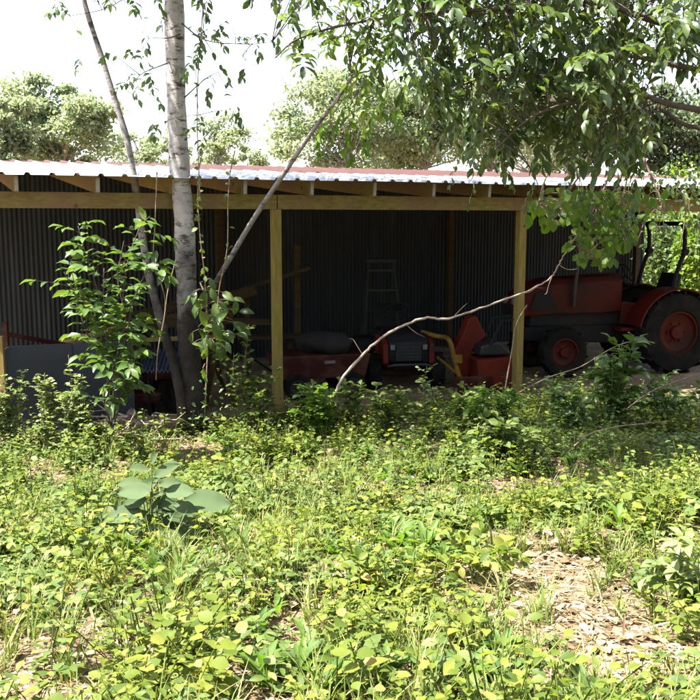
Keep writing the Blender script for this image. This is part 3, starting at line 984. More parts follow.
# --- main pale trunk
base = G(195, 432)
Yt = base.y
tree = thing('tree', 'tall pale-barked tree with a dark foot, thickest trunk left of the middle', 'tree', (0, 0, 0))
mb = MB()
tpts = [P(196, 446, Yt), P(194, 425, Yt), P(192, 400, Yt), P(190, 365, Yt), P(188, 320, Yt), P(186, 270, Yt), P(184, 220, Yt), P(179, 160, Yt), P(176, 90, Yt), P(174, 0, Yt),
        P(172, -90, Yt), P(176, -200, Yt + .1), P(182, -330, Yt + .2), P(178, -460, Yt + .2)]
tr_r = [.21, .165, .138, .122, .114, .108, .105, .103, .10, .098, .09, .075, .05, .02]
pth = smooth_path(tpts, 6)
rr_ = lerp_r(tr_r, len(pth))
mb.tube(pth, [r * (1 + .035 * math.sin(i * 1.7) + .03 * math.sin(i * .63)) for i, r in enumerate(rr_)], 16)
obj('trunk', mb, M['bark'], tree, smooth=70)
lm = MB(); nodes = []
# old stub twig crossing the trunk near the top
lm.tube(smooth_path([P(180, 34, Yt - .09), P(168, 38, Yt - .2), P(152, 38, Yt - .3)], 5), lerp_r([.010, .006, .003], 11), 5)
top = pth[-30:]
for k in range(11):
    p0 = pth[min(len(pth) - 3, len(pth) - 17 + int(k * 1.4))]
    a = k * 2.4 + .5
    ln = random.uniform(1.4, 2.6)
    tip = p0 + Vector((math.cos(a) * ln, math.sin(a) * ln * .9, random.uniform(.2, .9)))
    path = bez(p0, (p0 + tip) / 2 + Vector((0, 0, .35)), tip, 9)
    lm.tube(path, lerp_r([.035, .02, .008], 10), 6)
    nodes += path[2:]
for pts in ([P(178, 20, Yt), P(205, 40, Yt - .3), P(245, 44, Yt - .5), P(272, 42, Yt - .6)], [P(174, -60, Yt), P(150, -25, Yt - .3), P(112, 6, Yt - .4), P(70, 16, Yt - .5)],
            [P(176, 60, Yt), P(160, 66, Yt - .2), P(140, 75, Yt - .3), P(128, 92, Yt - .3)], [P(182, 100, Yt), P(204, 80, Yt - .2), P(218, 72, Yt - .3)],
            [P(170, -40, Yt), P(195, -10, Yt - .4), P(204, 20, Yt - .4), P(196, 70, Yt - .35), P(200, 130, Yt - .3)]):
    path = smooth_path(pts, 4)
    lm.tube(path, lerp_r([.009, .005, .003], len(path)), 5)
    nodes += path[1:]
Lv = Leaves()
tg = []
for _ in range(950):
    while True:
        v = rv(1)
        if v.length < 1: break
    tg.append(Vector((-.5 + v.x * 3.9, Yt - .3 + v.y * 2.8, 6.3 + v.z * 1.5)))
crown_sprigs(Lv, lm, tg, nodes, .125)
vis = [(150, 4), (163, 14), (132, 8), (108, 12), (92, 4), (66, 22), (60, 8), (112, 60), (136, 60), (146, 66), (132, 82), (128, 92), (142, 92), (150, 80), (155, 102), (150, 34), (190, 38), (198, 50), (210, 48), (192, 70), (186, 80), (206, 90), (214, 74), (200, 64), (235, 50), (250, 48), (246, 78), (262, 40), (268, 46), (196, 20), (205, 5), (222, 30), (212, 40), (152, 128), (160, 135), (200, 128), (196, 138), (205, 146), (233, 112), (236, 118), (80, 70)]
tg = [P(x + random.uniform(-4, 4), y + random.uniform(-4, 4) - 10, Yt - random.uniform(.1, .7)) for x, y in vis]
crown_sprigs(Lv, lm, tg, nodes, .095, nleaf=(3, 6), length=(.10, .24), droop=1.2, r=.003)
mbo('limbs', lm, M['twig'], tree)
V, fs = Lv.mesh('long')
npobj('crown', V, fs, M['leaf_canopy'], tree)

# --- thinner second trunk, leaning left
tree2 = thing('young_tree', 'thin grey trunk leaning to the left, rising from the pale tree\'s foot', 'tree', (0, 0, 0))
mb = MB()
t2 = [P(184, 428, Yt - .12), P(180, 392, Yt - .12), P(172, 358, Yt - .1), P(160, 318, Yt - .08), P(150, 280, Yt - .05), P(142, 235, Yt), P(136, 190, Yt), P(127, 140, Yt), P(115, 100, Yt), P(100, 52, Yt), P(88, 15, Yt), P(80, -20, Yt), P(66, -100, Yt), P(60, -200, Yt)]
pth2 = smooth_path(t2, 5)
mb.tube(pth2, [r * (1 + .06 * math.sin(i * 1.3)) for i, r in enumerate(lerp_r([.062, .054, .048, .044, .041, .038, .036, .033, .031, .028, .026, .024, .018, .008], len(pth2)))], 10)
obj('trunk', mb, M['bark2'], tree2, smooth=70)
lm = MB(); Lv = Leaves(); nodes = list(pth2[-16:])
for k in range(4):
    p0 = pth2[-14 + k * 3]; tip = p0 + Vector((random.uniform(-1.2, .6), random.uniform(-.8, .8), random.uniform(.3, .8)))
    path = bez(p0, (p0 + tip) / 2 + Vector((0, 0, .2)), tip, 6); lm.tube(path, lerp_r([.014, .005], 7), 5); nodes += path
tg = [Vector((pth2[-1].x + random.gauss(-.2, .8), pth2[-1].y + random.gauss(0, .6), pth2[-1].z + random.gauss(0, .45))) for _ in range(60)]
crown_sprigs(Lv, lm, tg, nodes, .10)
mbo('limbs', lm, M['twig'], tree2)
V, fs = Lv.mesh('long'); npobj('crown', V, fs, M['leaf_canopy'], tree2)

# --- leaning sapling pole
tree3 = thing('leaning_sapling', 'slender bare sapling leaning far to the right from behind the pale trunk', 'sapling', (0, 0, 0))
mb = MB()
t3 = [P(190, 430, Yt + .25), P(194, 380, Yt + .25), P(200, 325, Yt + .2), P(212, 290, Yt + .15), P(232, 255, Yt + .05), P(256, 215, Yt - .1), P(285, 172, Yt - .3), P(312, 132, Yt - .5), P(335, 102, Yt - .7), P(352, 76, Yt - .85)]
pth3 = smooth_path(t3, 5)
mb.tube(pth3, lerp_r([.036, .034, .032, .030, .028, .026, .024, .022, .019, .016], len(pth3)), 9)
obj('trunk', mb, M['bark2'], tree3, smooth=70)
lm = MB()
tipn = pth3[-1]
for pts in ([(352, 76), (350, 62), (347, 44), (344, 20)], [(352, 76), (360, 73), (372, 70), (392, 60)], [(350, 62), (356, 40), (372, 20), (390, 5)]):
    lm.tube(smooth_path([P(x, y, tipn.y) for x, y in pts], 4), lerp_r([.014, .009, .004], 13), 5)
nodes = [P(347, 44, tipn.y), P(350, 60, tipn.y), P(362, 72, tipn.y), P(372, 70, tipn.y), P(344, 22, tipn.y), P(372, 20, tipn.y), P(390, 60, tipn.y)]
Lv = Leaves()
tg = [P(x + random.uniform(-5, 5), y + random.uniform(-5, 5), tipn.y + random.uniform(-.4, .4)) for x, y in ((365, 88), (350, 105), (338, 115), (372, 100), (385, 92), (330, 118), (345, 95), (378, 112), (355, 122), (322, 126), (390, 110), (400, 95), (362, 120), (350, 40), (338, 25), (370, 45), (385, 30), (360, 20))]
crown_sprigs(Lv, lm, tg, nodes, .105, nleaf=(5, 9), length=(.16, .3), droop=1.2, r=.003)
mbo('limbs', lm, M['twig'], tree3)
V, fs = Lv.mesh('long'); npobj('crown', V, fs, M['leaf_vine'], tree3)

# --- big leafy tree whose boughs hang in from the right (its trunk stands just outside the frame)
tree4 = thing('leafy_tree', 'dense dark green leafy tree hanging its boughs over the roof from the right', 'tree', (0, 0, 0))
mb = MB()
bx, by = 4.75, 6.9
gz = g(bx, by)
tp = smooth_path([Vector((bx + .1, by, gz - .2)), Vector((bx, by, gz + .5)), Vector((bx - .1, by, 2.2)), Vector((bx - .05, by + .1, 3.8)), Vector((bx - .3, by, 5.4)), Vector((bx - .2, by + .2, 7.4))], 5)
mb.tube(tp, lerp_r([.24, .19, .17, .15, .11, .04], len(tp)), 14)
obj('trunk', mb, M['bark2'], tree4, smooth=70)
lm = MB(); nodes = []
t_at = lambda z: Vector((bx - .1, by, z))
for z0, pts in ((3.2, [(690, 30, 6.7), (600, 5, 6.5), (520, 8, 6.3), (440, 12, 6.2), (360, 22, 6.1), (300, 38, 6.0), (275, 58, 6.0)]),
                (3.0, [(700, 70, 7.1), (620, 55, 7.0), (540, 62, 7.0), (470, 82, 7.0), (420, 110, 7.0)]),
                (2.8, [(700, 110, 6.5), (640, 95, 6.3), (580, 100, 6.2), (530, 118, 6.1), (495, 150, 6.1)]),
                (2.8, [(710, 130, 7.6), (660, 110, 7.6), (610, 120, 7.7), (560, 140, 7.8)]),
                (3.9, [(700, -60, 6.6), (580, -90, 6.4), (460, -80, 6.2), (340, -50, 6.0), (290, -20, 5.9)]),
                (4.6, [(700, -200, 6.9), (560, -240, 6.9), (420, -220, 6.8)]),
                (5.2, [(760, -330, 7.5), (640, -360, 7.9)]), (4.4, [(720, -180, 7.7), (620, -190, 8.2), (520, -170, 8.4)]), (3.6, [(720, -20, 7.3), (600, -40, 7.5), (500, -20, 7.5), (430, 20, 7.4)])):
    path = smooth_path([t_at(z0)] + [P(*q) for q in pts], 5)
    lm.tube(path, lerp_r([.034, .02, .013, .008, .005], len(path)), 6)
    nodes += path[5:]


def in_canopy(x, y):
    """Leaf cover of the hanging boughs, 0..1, as read from the photograph."""
    if x < 270: return 0
    low = np.interp(x, [270, 300, 330, 380, 430, 470, 500, 540, 600, 640, 660, 700], [55, 70, 62, 70, 100, 150, 168, 160, 172, 172, 80, 70])
    d = np.interp(x, [270, 300, 400, 440, 640, 665, 700], [.3, .36, .5, .9, 1, .5, .45])
    if y > low: return 0
    return d


tg = []
while len(tg) < 580:
    x, y = random.uniform(268, 720), random.uniform(-60, 172)
    if random.random() < in_canopy(min(x, 699), y):
        Y = random.uniform(5.9, 7.8) if x > 430 else random.uniform(5.7, 6.5)
        tg.append(P(x, y - 14 - 22 * ss(90, 170, y), Y))
for _ in range(360):          # the rest of the crown, above the frame
    x, y = random.uniform(330, 900), random.uniform(-420, -60)
    tg.append(P(x, y, random.uniform(5.8, 8.8)))
for x, y in ((488, 172), (478, 165), (500, 180), (540, 212), (536, 200), (600, 176), (620, 182), (575, 176), (640, 178)):
    tg.append(P(x, y - 22, 6.4))
Lv = Leaves()
for i_, T_ in enumerate(tg):
    crown_sprigs(Lv, lm, [T_], nodes, random.choice((.06, .08, .09, .115)), nleaf=(7, 14), length=(.2, .44), droop=random.choice((.25, .6, .9, 1.2)), jitter=.8)
mbo('limbs', lm, M['twig'], tree4)
V, fs = Lv.mesh('long'); npobj('crown', V, fs, M['leaf_canopy'], tree4)

# --- lobed-leaf vine hanging below the eave at the right
hv = thing('hanging_vine', 'vine with bright green leaves hanging below the eave in front of the tractor', 'vine', (0, 0, 0))
lm = MB(); Lv = Leaves(); nodes = []
for pts in ([(622, 120), (612, 165), (600, 200), (588, 235), (580, 262)], [(640, 130), (628, 175), (622, 205), (618, 238)], [(600, 110), (585, 165), (570, 190), (558, 215)], [(640, 150), (655, 185), (662, 205), (658, 232)], [(560, 150), (545, 180), (538, 205)]):
    path = smooth_path([P(x, y, 8.3 + random.uniform(-.2, .2)) for x, y in pts], 5)
    lm.tube(path, lerp_r([.012, .008, .003], len(path)), 5); nodes += path[4:]
for k in range(470):
    x = random.gauss(604, 32); y = random.uniform(188, 262)
    if y > 222 and not (568 < x < 636): continue
    if y > 244 and not (575 < x < 612): continue
    if x < 545 or x > 672: continue
    if x > 636 and random.random() < .5: continue
    p = P(x, y, 8.3 + random.uniform(-.45, .4))
    q = min(nodes, key=lambda n_: (n_ - p).length)
    lm.tube(bez(q, (p + q) / 2 + Vector((0, 0, .05)), p, 3), [.003, .0025, .002, .0015], 4, cap=False)
    Lv.add(p, rv(.8) + Vector((0, -.15, -.8)), Vector((0, -1, .55)) + rv(.7), random.uniform(.055, .12))
for (x, y) in ((532, 205), (540, 215), (545, 204), (550, 195), (528, 214), (538, 200), (543, 224)):
    p = P(x, y, 8.2); Lv.add(p, rv(.6) + Vector((0, 0, -.9)), Vector((0, -1, .4)) + rv(.5), .14)
mbo('stems', lm, M['vine'], hv)
V, fs = Lv.mesh('ovate'); npobj('foliage', V, fs, M['leaf_vine'], hv)

# --- vine with small leaves draped at the right end of the roof
hv2 = thing('roof_vine', 'thin dark vine with small leaves draped over the right end of the eave', 'vine', (0, 0, 0))
lm = MB(); Lv = Leaves()
for x0 in (632, 644, 656, 668, 680, 692, 700):
    path = smooth_path([P(x0, 172, 11.6), P(x0 + random.uniform(-4, 4), 188, 11.4), P(x0 + random.uniform(-6, 6), 205, 11.4), P(x0 + random.uniform(-8, 8), random.uniform(218, 250), 11.4)], 4)
    lm.tube(path, .006, 4)
    for _ in range(46):
        p = random.choice(path) + rv(.16); Lv.add(p, rv(1) + Vector((0, 0, -.6)), Vector((0, -1, .5)) + rv(.7), random.uniform(.05, .09))
mbo('stems', lm, M['vine'], hv2)
V, fs = Lv.mesh('ovate'); npobj('foliage', V, fs, M['leaf_canopy'], hv2)

# ------------------------------------------------------------------ canes, vines, fallen sticks
def cane(name, label, cat, pts, r, mat='cane', leaves=0, kind='ovate', lm_='leaf_weed', size=.05, group=None):
    path = smooth_path(pts, 6)
    mb_ = MB(); mb_.tube(path, [q_ * (1 + .12 * math.sin(i * 2.1)) for i, q_ in enumerate(lerp_r(r, len(path)))], 6)
    if not leaves:
        return tag(obj(name, mb_, M[mat], smooth=60), label, cat, group)
    t_ = thing(name, label, cat, group=group)
    obj('stem', mb_, M[mat], t_, smooth=60)
    Lv_ = Leaves()
    for _ in range(leaves):
        p = random.choice(path[2:]) + rv(.02)
        Lv_.add(p, rv(1) + Vector((0, 0, -.1)), Vector((0, -.5, 1)) + rv(.6), size * random.uniform(.6, 1.3))
    V_, f_ = Lv_.mesh(kind); npobj('foliage', V_, f_, M[lm_], t_)
    return t_


ac = thing('arching_cane', 'long pale bare cane arching from the weeds across to the right post', 'cane')
acp = smooth_path([P(336, 392, 9.0), P(344, 376, 9.0), P(358, 360, 9.0), P(374, 344, 9.0), P(398, 328, 9.05), P(424, 318, 9.1), P(445, 319, 9.15), P(470, 312, 9.2), P(500, 301, 9.3), P(530, 290, 9.3), P(550, 278, 9.3), P(557, 268, 9.1), P(562, 258, 9.0), P(570, 246, 8.8), P(580, 232, 8.6)], 6)
acp = [p + rv(.006) for p in acp]
m = MB(); m.tube(acp, [r_ * random.uniform(.86, 1.14) for r_ in lerp_r([.016, .0155, .015, .014, .0135, .013, .012, .011, .010, .009, .008, .007, .006, .005, .003], len(acp))], 7)
obj('stem', m, M['cane'], ac, smooth=60)
for i_, dx, dz in ((14, -.10, .16), (26, .12, -.10), (38, .10, .12), (52, .16, .06), (61, -.05, -.18), (68, .14, -.05)):
    q0 = acp[i_]; q1 = q0 + Vector((dx, random.uniform(-.08, .08), dz))
    m = MB(); m.tube(smooth_path([q0, q0 * .5 + q1 * .5 + rv(.02), q1, q1 + Vector((dx * .4, 0, dz * .1)) + rv(.02)], 3), lerp_r([.004, .003, .0012], 10), 5); obj('side_twig', m, M['cane'], ac, smooth=60)
cane('drooping_twig', 'thin brown twig curving down in front of the right post', 'twig', [P(527, 305, 9.2), P(516, 325, 9.2), P(512, 350, 9.2), P(506, 385, 9.2), P(504, 402, 9.2)], [.006, .007, .008, .008], 'vine')
cane('crooked_cane', 'crooked grey cane rising from the weeds below the tractor', 'cane', [P(500, 408, 8.9), P(520, 392, 8.9), P(550, 377, 8.9), P(580, 367, 8.9), P(605, 352, 8.9), P(622, 344, 8.9), P(640, 340, 8.9), P(655, 343, 8.9)], [.007, .007, .007, .006, .0055, .004, .003], 'vine')
cane('low_cane', 'pale bent stick arching over the weeds at the lower right of the shed', 'stick', [P(574, 446, 7.0), P(590, 434, 7.0), P(615, 427, 7.0), P(640, 424, 7.0), P(668, 421, 7.1)], [.005, .006, .006, .005, .003], 'vine')
cane('reaching_cane', 'thin cane rising to the right edge below the tractor wheel', 'cane', [P(628, 408, 8.3), P(650, 392, 8.3), P(680, 380, 8.3), P(705, 372, 8.3)], [.005, .006, .005, .004], 'vine')
for i, (lab, pts, n_) in enumerate((
        ('thin vine hanging straight beside the right side of the pale trunk', [(203, 150), (199, 170), (198, 200), (200, 235), (204, 270), (206, 300), (205, 330)], 46),
        ('thin bare vine hanging between the two trunks, forked below the eave', [(157, 172), (156, 200), (155, 225), (154, 260), (165, 300), (160, 340)], 0),
        ('wispy vine hanging in front of the beam right of the pale trunk', [(235, 150), (230, 175), (228, 205), (227, 250), (218, 300), (222, 360)], 16),
        ('long vine dropping from the crown beside the pale trunk', [(203, 10), (199, 60), (197, 110), (198, 150), (200, 200)], 14),
        ('curved vine looping behind the thin trunk above the mower', [(176, 260), (168, 290), (164, 320), (158, 350), (156, 380)], 0))):
    cane('vine', lab, 'vine', [P(x, y, Yt - .25 - .03 * i) for x, y in pts], [.007, .006, .006, .005], 'vine', n_, 'ovate', 'leaf_weed', .06, 'vines hanging round the pale trunk')

# big-leaf climber on the trunk
cl = thing('climber', 'climber with large drooping leaves on the right side of the pale trunk', 'vine', (0, 0, 0))
lm = MB(); Lv = Leaves()
pc = smooth_path([P(204, 430, Yt - .15), P(206, 390, Yt - .2), P(208, 340, Yt - .25), P(206, 300, Yt - .2), P(200, 282, Yt - .15)], 6)
lm.tube(pc, .008, 5)
for (x, y, s_) in ((205, 298, .2), (216, 310, .24), (228, 318, .24), (232, 330, .24), (214, 330, .22), (200, 318, .2), (222, 300, .18), (236, 308, .16), (206, 345, .2), (222, 342, .18), (210, 286, .14), (198, 335, .16), (226, 350, .14), (215, 362, .12), (203, 376, .12), (196, 300, .14)):
    p = P(x, y - 8, Yt - random.uniform(.2, .5)); q = min(pc, key=lambda n_: (n_ - p).length)
    lm.tube(bez(q, (p + q) / 2 + Vector((0, 0, .06)), p, 3), .003, 4)
    Lv.add(p, rv(.5) + Vector((.2, -.3, -.7)), Vector((0, -.9, .7)) + rv(.45), s_)
for _ in range(34):
    p = P(random.gauss(216, 12), random.uniform(285, 350), Yt - random.uniform(.15, .5)); q = min(pc, key=lambda n_: (n_ - p).length)
    lm.tube(bez(q, (p + q) / 2 + Vector((0, 0, .06)), p, 3), .0025, 4)
    Lv.add(p, rv(.7) + Vector((.3, -.2, -.6)), Vector((0, -.8, .8)) + rv(.5), random.uniform(.11, .19))
for _ in range(60):
    p = P(random.gauss(212, 9), random.uniform(340, 425), Yt - random.uniform(.1, .4)); Lv.add(p, rv(1), Vector((0, -.6, .8)) + rv(.5), random.uniform(.04, .08))
mbo('stem', lm, M['vine'], cl)
LEAF['vineleaf'] = leaf_template(.64, .08, .2)
V, fs = Lv.mesh('long'); npobj('foliage', V, fs, M['leaf_shrub'], cl)

# ------------------------------------------------------------------ saplings and distinct weeds
def shrub(name, label, cat, stems, nleaf, size, leafmat, kind='ovate', r=(.012, .004), stemmat='vine', side=.22, group=None, pairs=True, up=0.0, droop=.5):
    t_ = thing(name, label, cat, group=group)
    mb_ = MB(); Lv_ = Leaves()
    for pts in stems:
        path = smooth_path(pts, 6)
        mb_.tube(path, lerp_r(list(r), len(path)), 5)
        n_ = len(path)
        for k in range(nleaf):
            f = .25 + .75 * (k + random.random()) / nleaf
            i = min(n_ - 2, int(f * (n_ - 1)))
            p = path[i]; d = (path[i + 1] - path[i]).normalized()
            s_ = d.orthogonal().normalized()
            s_ = Matrix.Rotation(k * 2.4 + random.uniform(-.5, .5), 3, d) @ s_
            if side > 0 and random.random() < .6:
                tipd = (s_ + d * .5 + Vector((0, 0, .2))).normalized()
                ln = side * random.uniform(.4, 1.2)
                sprig(Lv_, mb_, p, tipd, ln, random.randint(3, 6), size, droop=droop, r=.0025)
            else:
                Lv_.add(p, s_ + d * .4 + Vector((0, 0, up - .1)), Vector((0, 0, 1)) + rv(.4), size * random.uniform(.7, 1.2))
    mbo('stem', mb_, M[stemmat], t_)
    V_, f_ = Lv_.mesh(kind)
    npobj('foliage', V_, f_, M[leafmat], t_)
    return t_


Ys = 8.05
shrub('sapling', 'leafy sapling with glossy pointed leaves in front of the slate panel, left of the trunks', 'sapling',
      [[P(112, 432, Ys), P(110, 380, Ys), P(106, 330, Ys), P(96, 285, Ys - .05), P(84, 248, Ys - .1), P(78, 226, Ys - .1)],
       [P(113, 432, Ys), P(118, 370, Ys - .05), P(122, 310, Ys - .1), P(128, 262, Ys - .1), P(140, 228, Ys - .15), P(150, 216, Ys - .15)],
       [P(112, 400, Ys), P(106, 350, Ys - .15), P(90, 310, Ys - .2), P(74, 290, Ys - .2), P(64, 272, Ys - .25)],
       [P(116, 390, Ys), P(126, 340, Ys - .2), P(134, 300, Ys - .25), P(148, 270, Ys - .3), P(160, 262, Ys - .3)],
       [P(113, 420, Ys), P(114, 370, Ys - .2), P(108, 350, Ys - .3), P(104, 300, Ys - .3), P(104, 268, Ys - .3)],
       [P(114, 425, Ys), P(122, 395, Ys - .2), P(130, 368, Ys - .3), P(128, 345, Ys - .35)],
       [P(111, 425, Ys), P(104, 398, Ys - .2), P(112, 372, Ys - .3), P(118, 352, Ys - .35)],
       [P(113, 415, Ys), P(118, 350, Ys - .3), P(126, 320, Ys - .35), P(118, 280, Ys - .4), P(124, 240, Ys - .4)],
       [P(113, 415, Ys), P(104, 360, Ys - .1), P(88, 335, Ys), P(80, 310, Ys), P(70, 262, Ys)]],
      19, .13, 'leaf_shrub', 'long', (.010, .003), stemmat='twig', side=.26)

# foreground plant with big grey-green leaves
bp0 = G(152, 548)
bl = thing('broadleaf_plant', 'low plant with big pale grey-green oval leaves in the left foreground', 'plant', (0, 0, 0))
def rippled_leaf(w=.56, nu=11):
    vs, q = [], []
    for i in range(nu):
        u = i / (nu - 1); hw = w * .5 * (math.sin(PI * u ** .8) ** .75) + .004
        for j, f in enumerate((-1, -.5, 0, .5, 1)):
            vs.append((u - .06 * abs(f) * (1 - u), f * hw, .07 * abs(f) - .16 * u * u + .012 * math.sin(u * 26 - abs(f) * 3.2) * (abs(f) > .1) + .02 * math.sin(9 * u + 2 * f) * abs(f)))
    for i in range(nu - 1):
        for j in range(4):
            q.append((i * 5 + j, i * 5 + j + 1, i * 5 + j + 6, i * 5 + j + 5))
    return np.array(vs, float), [np.array(q)]


LEAF['bigoval'] = rippled_leaf()
mb = MB(); Lv = Leaves()
Yb = bp0.y
for (x, y, dx, dy, s_) in ((186, 500, 1, .15, .27), (172, 516, .9, -.25, .20), (150, 510, .5, -.2, .15), (140, 512, -1, .02, .22), (122, 516, -.9, -.1, .20), (118, 528, -1, -.25, .17), (150, 492, -1, .25, .20), (140, 484, -1, .35, .14), (168, 492, .9, .5, .18), (156, 476, .4, .6, .14), (148, 470, -.5, .6, .14), (162, 468, .7, .6, .13), (150, 540, .3, -.5, .17), (160, 532, .8, -.4, .17), (136, 540, -.7, -.5, .15), (152, 462, .2, .9, .10), (146, 500, -.6, .0, .16), (165, 524, .6, -.3, .15), (178, 528, .8, -.2, .14), (145, 530, -.4, -.3, .16), (130, 532, -.8, -.2, .13), (155, 520, .1, -.3, .17), (158, 500, .5, 0, .16), (138, 522, -.6, -.1, .16), (150, 552, 0, -.4, .13), (168, 545, .6, -.3, .12), (133, 550, -.5, -.3, .12), (160, 484, .6, .3, .13), (175, 505, .8, .1, .15)):
    p = P(x, y, Yb + random.uniform(-.22, .12))
    a = Vector((bp0.x + random.uniform(-.03, .03), bp0.y + random.uniform(-.03, .03), bp0.z))
    mb.tube(bez(a, Vector((a.x, a.y, p.z)) * .6 + p * .4, p, 5), [.0045, .004, .0035, .003, .0025, .002], 5, cap=False)
    Lv.add(p, Vector((dx, random.uniform(-.5, .1), dy * .6 - .12)), Vector((random.uniform(-.25, .25), -.8, 1)) + rv(.25), s_ * 1.02)
for _ in range(34):
    x, y = random.gauss(152, 17), random.uniform(488, 556)
    p = P(x, y, Yb + random.uniform(-.1, .2)); Lv.add(p, rv(1) + Vector((0, 0, -.2)), Vector((0, -.7, 1)) + rv(.4), random.uniform(.07, .14))
mbo('stem', mb, M['stem'], bl)
V, fs = Lv.mesh('bigoval'); npobj('foliage', V, fs, M['leaf_big'], bl)


def weed(label, px, py, h, n, size, leafmat, kind, spread=.12, nleaf=12, name='weed', cat='weed', group='tall weeds in front of the shed', side=.10, r=(.005, .0015)):
    b_ = G(px, py)
    stems = []
    for k in range(n):
        a = random.uniform(0, 2 * PI); q_ = spread * random.uniform(.2, 1)
        s0 = b_ + Vector((math.cos(a) * .004, math.sin(a) * .004, 0)); s0.z = g(s0.x, s0.y) - .02
        hh_ = h * (1.2 if py < 455 else 1.0) * random.uniform(.6, 1.1)
        tip = s0 + Vector((math.cos(a) * q_, math.sin(a) * q_ * .7, hh_))
        stems.append([s0, s0 * .65 + tip * .35 + rv(.02) + Vector((0, 0, .04)), s0 * .3 + tip * .7 + rv(.03) + Vector((0, 0, .03)), tip])
    return shrub(name, label, cat, stems, nleaf, size, leafmat, kind, r, 'stem', side, group, up=.25, droop=.2)


weed('pale fine-leaved weed clump at the left edge before the slate panel', 12, 456, .86, 11, .042, 'leaf_pale', 'ovate', .22, 24, side=.055)
weed('pale upright weed with small leaves before the slate panel, left of its middle', 48, 458, .84, 10, .042, 'leaf_pale', 'ovate', .2, 24, side=.055)
weed('pale upright weed with small leaves before the slate panel\'s hinge', 74, 458, .92, 10, .042, 'leaf_pale', 'ovate', .2, 24, side=.055)
weed('low bushy pale weed by the foot of the leafy sapling', 98, 458, .5, 9, .042, 'leaf_pale', 'ovate', .25, 22, side=.055)
weed('leafy weed at the foot of the middle post, on its left', 262, 440, .62, 6, .07, 'leaf_weed', 'ovate', .22, 12)
weed('bushy weed growing against the middle post\'s right side', 305, 436, .42, 7, .07, 'leaf_weed', 'ovate', .3, 12)
weed('slim pale weed spike standing in front of the dark mower', 425, 432, .62, 3, .05, 'leaf_pale', 'ovate', .12, 16)
weed('leafy weed clump between the arching cane and the dark mower', 352, 436, .5, 7, .065, 'leaf_weed', 'ovate', .32, 12)
weed('low leafy clump in front of the yellow pipe frame', 462, 432, .40, 7, .06, 'leaf_weed', 'ovate', .35, 12)
weed('dark broad-leaved bush in front of the tractor\'s front wheel', 605, 440, .95, 8, .14, 'leaf_shrub', 'long', .4, 11, side=.16, r=(.008, .003))
weed('dark leafy weed at the right edge below the tractor\'s rear wheel', 672, 440, .6, 7, .09, 'leaf_shrub', 'long', .35, 11)
weed('leafy weed in the shade left of the dark bush', 562, 446, .5, 6, .08, 'leaf_shrub', 'ovate', .3, 11)
weed('tall leafy clump right of the arching cane, against the dark mower\'s tyre', 385, 440, .55, 8, .07, 'leaf_weed', 'ovate', .32, 12)
weed('leafy clump in front of the red cart, right of the middle post', 325, 446, .52, 8, .075, 'leaf_fresh', 'ovate', .34, 12)
weed('leafy clump with upright tips left of the right post\'s foot', 492, 440, .42, 8, .07, 'leaf_fresh', 'ovate', .34, 12)
weed('vine-like weed climbing between the trunk and the middle post', 240, 440, .95, 4, .055, 'leaf_weed', 'ovate', .2, 16)
weed('big pale leafed weed at the right edge of the foreground', 676, 612, .36, 4, .09, 'leaf_pale', 'long', .18, 7, group='foreground weeds')
weed('bright green clump in the middle of the foreground', 475, 585, .22, 8, .06, 'leaf_cover', 'ovate', .38, 7, group='foreground weeds')
weed('yellowish leafy clump left of the dry path', 372, 612, .20, 8, .06, 'leaf_cover', 'ovate', .36, 7, group='foreground weeds')
weed('leafy green clump in the half shade right of the middle', 510, 470, .40, 9, .08, 'leaf_weed', 'ovate', .35, 11, group='foreground weeds')

# brush pile at the trees' foot
bpile = thing('brush_pile', 'heap of bleached sticks and bark lumps left of the pale tree\'s foot', 'brush pile', (0, 0, 0))
mb = MB(); m2 = MB()
for _ in range(46):
    p = G(random.uniform(72, 165), random.uniform(430, 450)); a = random.uniform(0, 2 * PI)
    l = random.uniform(.12, .5); d = Vector((math.cos(a), math.sin(a) * .7, random.uniform(-.25, .5)))
    p.z += random.uniform(.04, .24)
    mb.tube([p, p + d * l * .35 + rv(.03), p + d * l * .7 + rv(.04), p + d * l + rv(.03)], [random.uniform(.006, .014), .008, .006, .003], 5)
for _ in range(40):
    p = G(random.gauss(128, 18), random.uniform(430, 446)); p.z += random.uniform(.02, .14); s_ = random.uniform(.03, .09)
    q_ = MB(); q_.lathe([(.001, -.5), (.42, -.3), (.5, .05), (.36, .35), (.001, .48)], (0, 0, 0), 'z', 7)
    R_ = Matrix.Rotation(random.uniform(0, 6), 3, rv(1).normalized())
    m2 = MB(); m2.add([p + R_ @ Vector((x * s_ * 2 * random.uniform(.8, 1.2), y * s_ * 1.6, z_ * s_ * 1.4)) + Vector((0, 0, s_ * .5)) for x, y, z_ in q_.v], q_.f); obj('bark_lump', m2, M['rubble'], bpile)
mound = lambda x, y: .20 * math.exp(-(((x - mc.x) / .42) ** 2 + ((y - mc.y) / .28) ** 2))
mc = G(116, 441); Lm = Leaves()
for _ in range(1500):
    x, y = random.gauss(mc.x, .42), random.gauss(mc.y, .24)
    Lm.add((x, y, g(x, y) + mound(x, y) * random.uniform(.2, 1) + .01), rv(1) + Vector((0, 0, .1)), Vector((0, -.3, 1)) + rv(.7), random.uniform(.03, .08))
V, fs = Lm.mesh('ovate'); npobj('dead_leaves', V, fs, M['litter_dark'], bpile, smooth=False)
obj('sticks', mb, M['dead_stick'], bpile, smooth=50)
